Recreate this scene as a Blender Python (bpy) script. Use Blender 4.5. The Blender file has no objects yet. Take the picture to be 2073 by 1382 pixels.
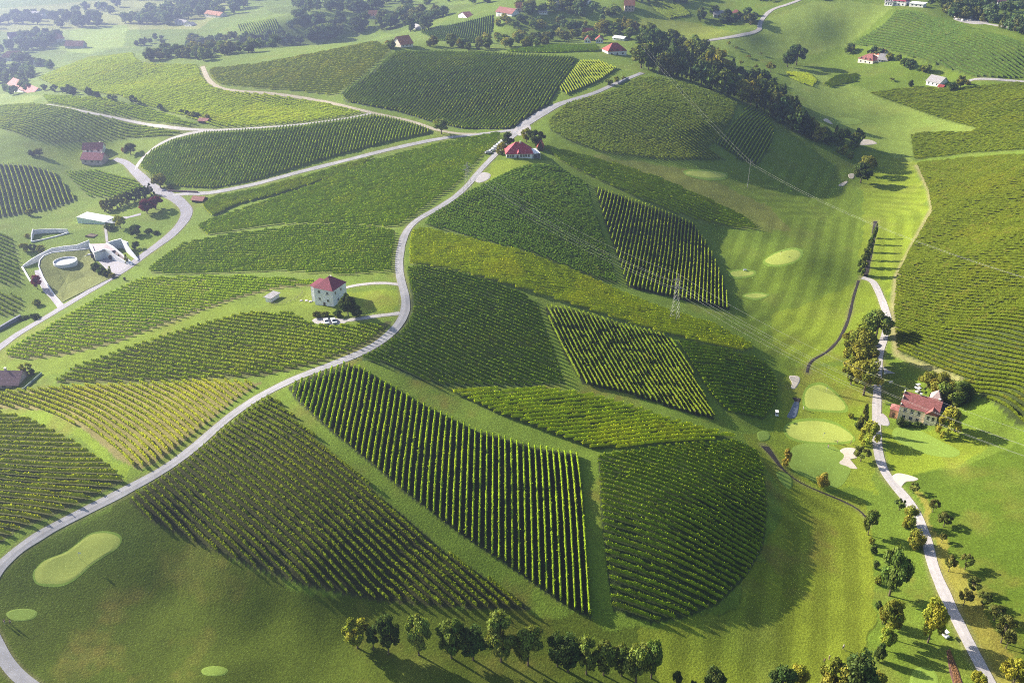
import bpy, bmesh, math, random
import numpy as np
from mathutils import Vector, Matrix
rad = math.radians
random.seed(7)
RNG = np.random.default_rng(11)

# ------------------------------------------------------------------ camera, world, sun, exposure
scene = bpy.context.scene
FPX, PITCH, CAM_H, IW, IH = 1800.0, rad(28.0), 190.0, 2073.0, 1382.0
cam_data = bpy.data.cameras.new("camera")
cam = bpy.data.objects.new("camera", cam_data)
scene.collection.objects.link(cam)
cam.location = (0, 0, CAM_H)
cam.rotation_euler = (rad(90) - PITCH, 0, 0)
cam_data.sensor_width = 36.0
cam_data.lens = 36.0 * FPX / IW
cam_data.clip_start = 1.0
cam_data.clip_end = 20000.0
scene.camera = cam

SUN_EL = rad(23.0)
SUN_DIR = np.array([-0.86, 0.51, 0.0]); SUN_DIR /= np.linalg.norm(SUN_DIR)      # horizontal direction towards the sun
world = bpy.data.worlds.new("World")
scene.world = world
world.use_nodes = True
wnt = world.node_tree
bg = wnt.nodes["Background"]
sky = wnt.nodes.new("ShaderNodeTexSky")
sky.sky_type = 'NISHITA'
sky.sun_disc = False
sky.sun_elevation = SUN_EL
sky.sun_rotation = math.atan2(SUN_DIR[0], SUN_DIR[1])
sky.air_density = 1.3
sky.dust_density = 2.0
wnt.links.new(sky.outputs[0], bg.inputs[0])
bg.inputs[1].default_value = 0.064
sun_data = bpy.data.lights.new("sun", 'SUN')
sun_data.energy = 5.0
sun_data.angle = rad(0.6)
sun_data.color = (1.0, 0.91, 0.76)
sun = bpy.data.objects.new("sun", sun_data)
scene.collection.objects.link(sun)
sd = Vector((SUN_DIR[0] * math.cos(SUN_EL), SUN_DIR[1] * math.cos(SUN_EL), math.sin(SUN_EL)))
sun.rotation_euler = sd.to_track_quat('Z', 'Y').to_euler()
scene.view_settings.view_transform = 'Standard'
scene.view_settings.look = 'None'
scene.view_settings.exposure = 1.75
scene.view_settings.gamma = 1.0
scene.cycles.max_bounces = 5
scene.cycles.diffuse_bounces = 2
scene.cycles.glossy_bounces = 1
scene.cycles.transmission_bounces = 3
scene.cycles.volume_bounces = 0
scene.cycles.transparent_max_bounces = 6
scene.cycles.use_denoising = False
scene.cycles.sample_clamp_indirect = 1.5
scene.cycles.sample_clamp_direct = 6.0
scene.cycles.filter_width = 1.05
scene.cycles.caustics_reflective = False
scene.cycles.caustics_refractive = False

# ------------------------------------------------------------------ pixel rays
SP, CP = math.sin(PITCH), math.cos(PITCH)
def rays(px):
    px = np.atleast_2d(np.asarray(px, float))
    u = (px[:, 0] - IW / 2) / FPX
    v = (px[:, 1] - IH / 2) / FPX
    return np.stack([u, CP - v * SP, -(SP + v * CP)], 1)       # per unit of camera depth
def project(P):
    P = np.atleast_2d(P); d = P[:, 1] * CP - (P[:, 2] - CAM_H) * SP
    v = (-P[:, 1] * SP - (P[:, 2] - CAM_H) * CP) / d
    return np.stack([P[:, 0] / d * FPX + IW / 2, v * FPX + IH / 2, d], 1)

# ------------------------------------------------------------------ terrain heights: px x, px y, z
CPTS = """0,1382,11 -40,1230,14 0,1150,16 60,1382,10 150,1130,13.5 350,1200,7 550,1250,4.5 700,1290,3 450,1350,4 250,1300,6 800,1370,2 1200,1370,1 1600,1370,0 2073,1382,3
260,1010,21 600,1175,11.5 450,1110,15 1080,1235,7 560,800,31 700,740,35 900,1000,22 1170,930,21 1190,1240,6.5 1220,925,20 1350,1270,5 1550,1100,4.5 1550,960,7.5
1480,890,11 1350,1080,15 1450,1000,13.5 1600,1250,1 1760,1250,0 1700,1050,1 1600,850,2 1660,880,2.5 1780,880,3 1850,870,4 1700,1000,1.5 1770,1100,0.5 1870,1080,3
1960,1300,3 2060,1100,9 2060,950,12 1950,900,7 2073,880,12 1650,740,4 1735,570,7 1770,450,10 1780,700,6 1800,600,8
1820,640,9 1850,500,13 1880,400,15 1850,330,16 1950,640,19 2060,640,30 2060,480,36 1960,480,23 2060,800,21 2045,860,12 1960,780,12.5 2060,350,41 1950,350,27 1850,300,18
1950,250,31 2060,200,44 1780,190,30 1960,170,42 1893,160,38 2073,160,46 1940,265,25 1780,250,21 1650,200,30 1650,150,34 1560,90,46 1765,115,44
1720,90,46 1850,25,75 2073,90,66 2073,160,46 1900,120,52 1950,40,70 2073,5,38 1650,40,64 1500,60,58 1590,15,70 1450,60,53 1480,30,62 1700,0,76
1100,15,70 1020,22,66 1250,10,70 950,60,50 1100,75,42 1200,75,46 1240,105,58 1250,80,50 1300,148,62 1350,110,52 1400,165,56 1500,208,46 1600,268,33 1700,320,20 1740,345,14
1450,110,43 1550,150,39 1150,230,51 1300,220,53 1450,250,44 1480,325,28 1300,310,37 1120,270,49 1560,250,36 1540,330,24 1430,355,27 1640,360,15 1720,370,12 1640,430,11
1055,320,46 1100,300,46 1200,330,41 1300,370,34 1400,410,26 1520,460,17 1200,380,36 1080,380,43.5 900,440,38 1000,380,43 1240,570,23 1100,500,33 1350,500,19 1450,480,14
1480,630,10.5 1400,610,15 1540,575,6.5 1585,519,13.5 1640,512,13 1600,590,6.5 1600,490,13 1700,500,9 1560,640,5 850,500,36.5 1000,520,35.5 1200,620,25 1400,670,16 1540,710,8 1100,620,28.5 900,600,34 850,700,32.5
1130,780,22.5 750,720,35 930,790,27 1000,840,25 1200,900,19.5 1440,850,12 1300,740,18 1560,830,4 1480,760,11 1600,740,4.5
815,600,37 830,460,39 900,400,41 980,350,44 1050,270,48 1150,220,54 700,600,36 660,610,35.5 550,600,31 660,650,34 600,700,33 400,720,26 150,760,17 0,780,12 300,650,24
0,710,10 130,625,13 240,560,17 330,490,20 385,440,22 345,395,23 265,340,21 100,850,19 400,870,27 270,985,22.5 200,800,20 0,900,17 0,1050,17
600,500,30 420,540,23 700,470,34 600,420,31 420,420,23.5 500,400,27 700,350,36 850,300,43 900,350,42 780,400,37.5 350,370,24 450,330,32 600,290,41 750,250,47 890,265,46.5
650,330,36 410,265,40 300,300,27 550,255,45 190,320,18 60,340,22 100,260,32 200,215,38 50,220,34 0,240,30 0,330,22 0,450,16 80,430,13.5 150,440,14.5 150,540,13 50,560,12
50,640,8 0,560,12 250,450,19 350,245,41 60,175,20 300,160,38 500,220,42 650,210,46 420,160,46 200,120,31 280,128,41 100,150,20 600,150,56 750,120,66 780,92,69 700,190,52
820,230,47 950,250,46 900,110,65 1000,108,66 900,180,56 1100,115,66 1160,120,66 1200,130,64 1100,180,58 1210,100,65 520,122,54 400,128,48
430,95,2 330,100,-3 600,90,8 700,70,14 560,50,26 490,70,20 650,30,32 750,20,28 850,70,36 1000,75,42 900,20,46 100,60,-8 200,20,-10 0,0,-12 0,100,-8 300,50,-6 450,0,0 60,130,0 30,170,12 160,80,-8"""
cp = np.array([[float(t) for t in s.split(',')] for s in CPTS.split()])
R_ = rays(cp[:, :2]); dep = (CAM_H - cp[:, 2]) / -R_[:, 2]
cw = np.stack([R_[:, 0] * dep, R_[:, 1] * dep, cp[:, 2]], 1)
extra = []
for a in range(-60, 61, 15):
    extra += [(3500 * math.sin(rad(a)), 3500 * math.cos(rad(a)), 20.), (9000 * math.sin(rad(a)), 9000 * math.cos(rad(a)), 20.)]
    extra += [(70 * math.sin(rad(a)), 70 * math.cos(rad(a)), 4.)]
for a in (-60, -48):
    extra += [(r * math.sin(rad(a)), r * math.cos(rad(a)), z) for r, z in ((200, 14), (450, 14), (900, 10), (1600, 0))]
for a in (45, 60):
    extra += [(r * math.sin(rad(a)), r * math.cos(rad(a)), z) for r, z in ((200, 10), (350, 30), (600, 52), (1000, 55), (1600, 40))]
cw = np.vstack([cw, np.array(extra)])
def warp(X, Y): return np.stack([np.arctan2(X, Y), 0.5 * np.log(X * X + Y * Y)], -1)
Q = warp(cw[:, 0], cw[:, 1])
def tps(r2): return np.where(r2 > 1e-12, 0.5 * r2 * np.log(np.maximum(r2, 1e-12)), 0)
n = len(Q)
K = tps(((Q[:, None] - Q[None]) ** 2).sum(-1)) + np.eye(n) * 0.0006
Pm = np.hstack([np.ones((n, 1)), Q])
A = np.zeros((n + 3, n + 3)); A[:n, :n] = K; A[:n, n:] = Pm; A[n:, :n] = Pm.T
W = np.linalg.solve(A, np.concatenate([cw[:, 2], np.zeros(3)]))

def hsh(ix, iy, s):
    h = (ix.astype(np.int64) * 374761393 + iy.astype(np.int64) * 668265263 + s * 1442695041) & 0xffffffff
    h = ((h ^ (h >> 13)) * 1274126177) & 0xffffffff
    return ((h ^ (h >> 16)) & 0xffff) / 65535.0
def vnoise(x, y, s=0):
    x0 = np.floor(x); y0 = np.floor(y); fx = x - x0; fy = y - y0
    fx = fx * fx * (3 - 2 * fx); fy = fy * fy * (3 - 2 * fy)
    a = hsh(x0, y0, s); b = hsh(x0 + 1, y0, s); c = hsh(x0, y0 + 1, s); d = hsh(x0 + 1, y0 + 1, s)
    return (a * (1 - fx) + b * fx) * (1 - fy) + (c * (1 - fx) + d * fx) * fy
def fbm(x, y, s=0, o=3):
    t = 0; a = .5
    for k in range(o):
        t = t + a * vnoise(x * 2 ** k, y * 2 ** k, s + k); a *= .5
    return t / (1 - .5 ** o)

NA, NR = 1040, 860
A0, A1, L0, L1 = rad(-52), rad(52), math.log(90.0), math.log(7000.0)
ga = np.linspace(A0, A1, NA); gl = np.linspace(L0, L1, NR)
# coarse RBF, then bicubic-ish upsample by evaluating fully in blocks
GZ = np.zeros((NR, NA))
ca = np.linspace(A0, A1, 261); cl = np.linspace(L0, L1, 216)
CA, CL = np.meshgrid(ca, cl)
q = np.stack([CA.ravel(), CL.ravel()], 1)
zc = np.concatenate([(tps(((q[i:i + 4000, None] - Q[None]) ** 2).sum(-1)) @ W[:n] + W[n] + q[i:i + 4000] @ W[n + 1:]) for i in range(0, len(q), 4000)]).reshape(CA.shape)
def cubic_up(M, old, new):      # along axis 0, Catmull-Rom
    t = (new - old[0]) / (old[1] - old[0]); i = np.clip(np.floor(t).astype(int), 0, len(old) - 2); f = (t - i)[:, None]
    p0 = M[np.maximum(i - 1, 0)]; p1 = M[i]; p2 = M[i + 1]; p3 = M[np.minimum(i + 2, len(old) - 1)]
    return .5 * (2 * p1 + (p2 - p0) * f + (2 * p0 - 5 * p1 + 4 * p2 - p3) * f ** 2 + (3 * p1 - p0 - 3 * p2 + p3) * f ** 3)
GZ = cubic_up(cubic_up(zc, cl, gl).T, ca, ga).T
GA, GL = np.meshgrid(ga, gl)
GXm = np.exp(GL) * np.sin(GA); GYm = np.exp(GL) * np.cos(GA)
GZ = GZ + (fbm(GXm / 30, GYm / 30, 3) - .5) * 1.1 + (fbm(GXm / 7, GYm / 7, 9, 2) - .5) * 0.22
def zat(X, Y):
    X = np.asarray(X, float); Y = np.asarray(Y, float)
    a = (np.arctan2(X, Y) - A0) / (A1 - A0) * (NA - 1)
    l = (0.5 * np.log(X * X + Y * Y) - L0) / (L1 - L0) * (NR - 1)
    a = np.clip(a, 0, NA - 1.001); l = np.clip(l, 0, NR - 1.001)
    i = l.astype(int); j = a.astype(int); f = l - i; g = a - j
    return (GZ[i, j] * (1 - g) + GZ[i, j + 1] * g) * (1 - f) + (GZ[i + 1, j] * (1 - g) + GZ[i + 1, j + 1] * g) * f
TS = np.exp(np.linspace(math.log(110), math.log(6500), 1400))
def cast(px):
    """pixel points -> points on the terrain (first hit)"""
    R = rays(px); out = np.zeros((len(R), 3))
    for k, r in enumerate(R):
        h = CAM_H + r[2] * TS - zat(r[0] * TS, r[1] * TS)
        i = np.argmax(h < 0)
        if h[i] >= 0: i = len(TS) - 1
        lo, hi = TS[max(i - 1, 0)], TS[i]
        for _ in range(14):
            m = .5 * (lo + hi)
            if CAM_H + r[2] * m - zat(r[0] * m, r[1] * m) < 0: hi = m
            else: lo = m
        out[k] = (r[0] * hi, r[1] * hi, zat(r[0] * hi, r[1] * hi))
    return out
def dense(pts, step=14, closed=False):
    """subdivide a pixel polyline"""
    P = [np.array(p, float) for p in pts]
    if closed: P.append(P[0])
    o = []
    for a, b in zip(P[:-1], P[1:]):
        k = max(1, int(np.linalg.norm(b - a) / step))
        o += [a + (b - a) * t / k for t in range(k)]
    if not closed: o.append(P[-1])
    return np.array(o)
def spline(pts, closed=False, sub=6):
    P = np.array(pts, float); m = len(P); o = []
    rng = range(m) if closed else range(m - 1)
    for i in rng:
        p0 = P[(i - 1) % m] if closed or i > 0 else P[0]
        p1 = P[i]; p2 = P[(i + 1) % m]
        p3 = P[(i + 2) % m] if closed or i + 2 < m else P[-1]
        for s in range(sub):
            f = s / sub
            o.append(.5 * (2 * p1 + (p2 - p0) * f + (2 * p0 - 5 * p1 + 4 * p2 - p3) * f ** 2 + (3 * p1 - p0 - 3 * p2 + p3) * f ** 3))
    if not closed: o.append(P[-1])
    return np.array(o)
def inside(X, Y, poly):
    X = np.asarray(X); r = np.zeros(X.shape, bool); m = len(poly)
    for i in range(m):
        x1, y1 = poly[i][:2]; x2, y2 = poly[(i + 1) % m][:2]
        if y1 == y2: continue
        c = ((y1 > Y) != (y2 > Y)) & (X < (x2 - x1) * (Y - y1) / (y2 - y1) + x1)
        r ^= c
    return r
def seg_dist(X, Y, line):
    d = np.full(np.shape(X), 1e9)
    for (x1, y1), (x2, y2) in zip(line[:-1], line[1:]):
        dx, dy = x2 - x1, y2 - y1; L = dx * dx + dy * dy + 1e-9
        t = np.clip(((X - x1) * dx + (Y - y1) * dy) / L, 0, 1)
        d = np.minimum(d, np.hypot(X - x1 - t * dx, Y - y1 - t * dy))
    return d

# ------------------------------------------------------------------ helpers: materials, meshes, tags
def nn(nt, t, **kw):
    x = nt.nodes.new(t)
    for k, v in kw.items(): setattr(x, k, v)
    return x
MATS = {}
def pmat(name, col, rough=.8, var=.15, scale=1.5, metallic=0.0, bump=0.0, spec=.3):
    if name in MATS: return MATS[name]
    m = bpy.data.materials.new(name); m.use_nodes = True; nt = m.node_tree; b = nt.nodes["Principled BSDF"]
    tc = nn(nt, "ShaderNodeNewGeometry"); no = nn(nt, "ShaderNodeTexNoise"); no.inputs["Scale"].default_value = scale; no.inputs["Detail"].default_value = 5
    nt.links.new(tc.outputs["Position"], no.inputs["Vector"])
    mr = nn(nt, "ShaderNodeMapRange"); mr.inputs[1].default_value = .25; mr.inputs[2].default_value = .75
    mr.inputs[3].default_value = 1 - var; mr.inputs[4].default_value = 1 + var
    nt.links.new(no.outputs[0], mr.inputs[0])
    mx = nn(nt, "ShaderNodeVectorMath", operation='SCALE'); mx.inputs[0].default_value = col[:3]
    nt.links.new(mr.outputs[0], mx.inputs["Scale"]); nt.links.new(mx.outputs[0], b.inputs["Base Color"])
    b.inputs["Roughness"].default_value = rough; b.inputs["Metallic"].default_value = metallic
    b.inputs["Specular IOR Level"].default_value = spec
    if bump:
        bp = nn(nt, "ShaderNodeBump"); bp.inputs["Strength"].default_value = bump; bp.inputs["Distance"].default_value = .1
        nt.links.new(no.outputs[0], bp.inputs["Height"]); nt.links.new(bp.outputs[0], b.inputs["Normal"])
    MATS[name] = m; return m
def roofmat(name, col):
    if name in MATS: return MATS[name]
    m = pmat(name, col, .75, .25, 1.2)
    nt = m.node_tree; b = nt.nodes["Principled BSDF"]
    tc = nn(nt, "ShaderNodeTexCoord"); wv = nn(nt, "ShaderNodeTexWave"); wv.bands_direction = 'Z'; wv.inputs["Scale"].default_value = 1.6; wv.inputs["Distortion"].default_value = .6
    nt.links.new(tc.outputs["Object"], wv.inputs[0])
    bp = nn(nt, "ShaderNodeBump"); bp.inputs["Strength"].default_value = .5; bp.inputs["Distance"].default_value = .06
    nt.links.new(wv.outputs[1], bp.inputs["Height"]); nt.links.new(bp.outputs[0], b.inputs["Normal"])
    return m
def leafmat(name, trans=.35, attr="col", objcol=False, nscale=.6, var=.35):
    m = bpy.data.materials.new(name); m.use_nodes = True; nt = m.node_tree
    nt.nodes.remove(nt.nodes["Principled BSDF"]); out = nt.nodes["Material Output"]
    at = nn(nt, "ShaderNodeVertexColor"); at.layer_name = attr
    geo = nn(nt, "ShaderNodeNewGeometry"); no = nn(nt, "ShaderNodeTexNoise"); no.inputs["Scale"].default_value = nscale; no.inputs["Detail"].default_value = 4
    nt.links.new(geo.outputs["Position"], no.inputs["Vector"])
    mr = nn(nt, "ShaderNodeMapRange"); mr.inputs[1].default_value = .3; mr.inputs[2].default_value = .7; mr.inputs[3].default_value = 1 - var; mr.inputs[4].default_value = 1 + var
    nt.links.new(no.outputs[0], mr.inputs[0])
    c = nn(nt, "ShaderNodeVectorMath", operation='SCALE'); nt.links.new(at.outputs[0], c.inputs[0]); nt.links.new(mr.outputs[0], c.inputs["Scale"])
    src = c.outputs[0]
    if objcol:
        oi = nn(nt, "ShaderNodeObjectInfo"); mu = nn(nt, "ShaderNodeVectorMath", operation='MULTIPLY')
        nt.links.new(src, mu.inputs[0]); nt.links.new(oi.outputs["Color"], mu.inputs[1]); src = mu.outputs[0]
    df = nn(nt, "ShaderNodeBsdfDiffuse"); tr = nn(nt, "ShaderNodeBsdfTranslucent")
    nt.links.new(src, df.inputs[0])
    ty = nn(nt, "ShaderNodeVectorMath", operation='MULTIPLY'); ty.inputs[1].default_value = (1.35, 1.3, .5); nt.links.new(src, ty.inputs[0]); nt.links.new(ty.outputs[0], tr.inputs[0])
    mx = nn(nt, "ShaderNodeMixShader"); mx.inputs[0].default_value = trans
    nt.links.new(df.outputs[0], mx.inputs[1]); nt.links.new(tr.outputs[0], mx.inputs[2]); nt.links.new(mx.outputs[0], out.inputs[0])
    return m
def rawmesh(name, V, F, mats=(), cols=None, smooth=False, midx=None, attr="col"):
    """V (n,3); F: (m,4) or (m,3) int array or a list of such"""
    me = bpy.data.meshes.new(name)
    Fs = F if isinstance(F, list) else [F]
    Fs = [np.asarray(f, np.int32) for f in Fs if len(f)]
    V = np.asarray(V, np.float32)
    me.vertices.add(len(V)); me.vertices.foreach_set("co", V.ravel())
    nl = sum(f.size for f in Fs); nf = sum(len(f) for f in Fs)
    me.loops.add(nl); me.polygons.add(nf)
    me.loops.foreach_set("vertex_index", np.concatenate([f.ravel() for f in Fs]))
    tot = np.concatenate([np.full(len(f), f.shape[1]) for f in Fs]).astype(np.int32)
    me.polygons.foreach_set("loop_start", np.concatenate([[0], np.cumsum(tot)[:-1]]).astype(np.int32))
    if midx is not None: me.polygons.foreach_set("material_index", np.asarray(midx, np.int32))
    me.polygons.foreach_set("use_smooth", np.full(nf, bool(smooth)))
    me.update(calc_edges=True)
    if cols is not None:
        ca_ = me.color_attributes.new(attr, 'FLOAT_COLOR', 'POINT')
        c4 = np.ones((len(V), 4), np.float32); c4[:, :3] = cols
        ca_.data.foreach_set("color", c4.ravel())
    for m in mats: me.materials.append(m)
    return me
COL = scene.collection
def link(name, me, parent=None):
    o = bpy.data.objects.new(name, me); COL.objects.link(o)
    if parent is not None: o.parent = parent
    return o
def tag(o, label=None, cat=None, group=None, kind=None):
    if label: o["label"] = label
    if cat: o["category"] = cat
    if group: o["group"] = group
    if kind: o["kind"] = kind
    return o
def empty(name, loc, rz=0.0, label=None, cat=None, group=None):
    o = bpy.data.objects.new(name, None); COL.objects.link(o); o.location = loc; o.rotation_euler = (0, 0, rz)
    o.empty_display_size = .5
    return tag(o, label, cat, group)
def copy_tree(o, parent=None):
    c = o.copy(); COL.objects.link(c)
    if parent is not None: c.parent = parent
    for ch in list(o.children): copy_tree(ch, c)
    return c
class MB:
    """collects simple solids into one mesh"""
    def __init__(s): s.v = []; s.f3 = []; s.f4 = []; s.n = 0
    def add(s, V, F):
        for f in F:
            (s.f4 if len(f) == 4 else s.f3).append([i + s.n for i in f])
        s.v += [tuple(map(float, p)) for p in V]; s.n = len(s.v); return s
    def box(s, x0, x1, y0, y1, z0, z1, taper=0):
        t = taper
        return s.add([(x0, y0, z0), (x1, y0, z0), (x1, y1, z0), (x0, y1, z0), (x0 + t, y0 + t, z1), (x1 - t, y0 + t, z1), (x1 - t, y1 - t, z1), (x0 + t, y1 - t, z1)],
                     [(3, 2, 1, 0), (4, 5, 6, 7), (0, 1, 5, 4), (1, 2, 6, 5), (2, 3, 7, 6), (3, 0, 4, 7)])
    def bar(s, p, q, r, k=5, r2=None):
        p = Vector(p); q = Vector(q); d = (q - p).normalized(); a = d.orthogonal().normalized(); b = d.cross(a); r2 = r if r2 is None else r2
        V = [p + (a * math.cos(6.2832 * i / k) + b * math.sin(6.2832 * i / k)) * r for i in range(k)] + [q + (a * math.cos(6.2832 * i / k) + b * math.sin(6.2832 * i / k)) * r2 for i in range(k)]
        F = [(i, (i + 1) % k, k + (i + 1) % k, k + i) for i in range(k)]
        F += [(k, k + i, k + i + 1) for i in range(1, k - 1)] + [(0, i + 1, i) for i in range(1, k - 1)]
        return s.add(V, F)
    def mesh(s, name, mat, smooth=False):
        F = []
        if s.f4: F.append(np.array(s.f4))
        if s.f3: F.append(np.array(s.f3))
        return rawmesh(name, np.array(s.v), F, [mat], smooth=smooth)
    def build(s, name, mat, parent=None, smooth=False): return link(name, s.mesh(name, mat, smooth), parent)
def ordinal(k):
    return f"{k}{'th' if 10 <= k % 100 <= 20 else {1: 'st', 2: 'nd', 3: 'rd'}.get(k % 10, 'th')}"
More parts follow.
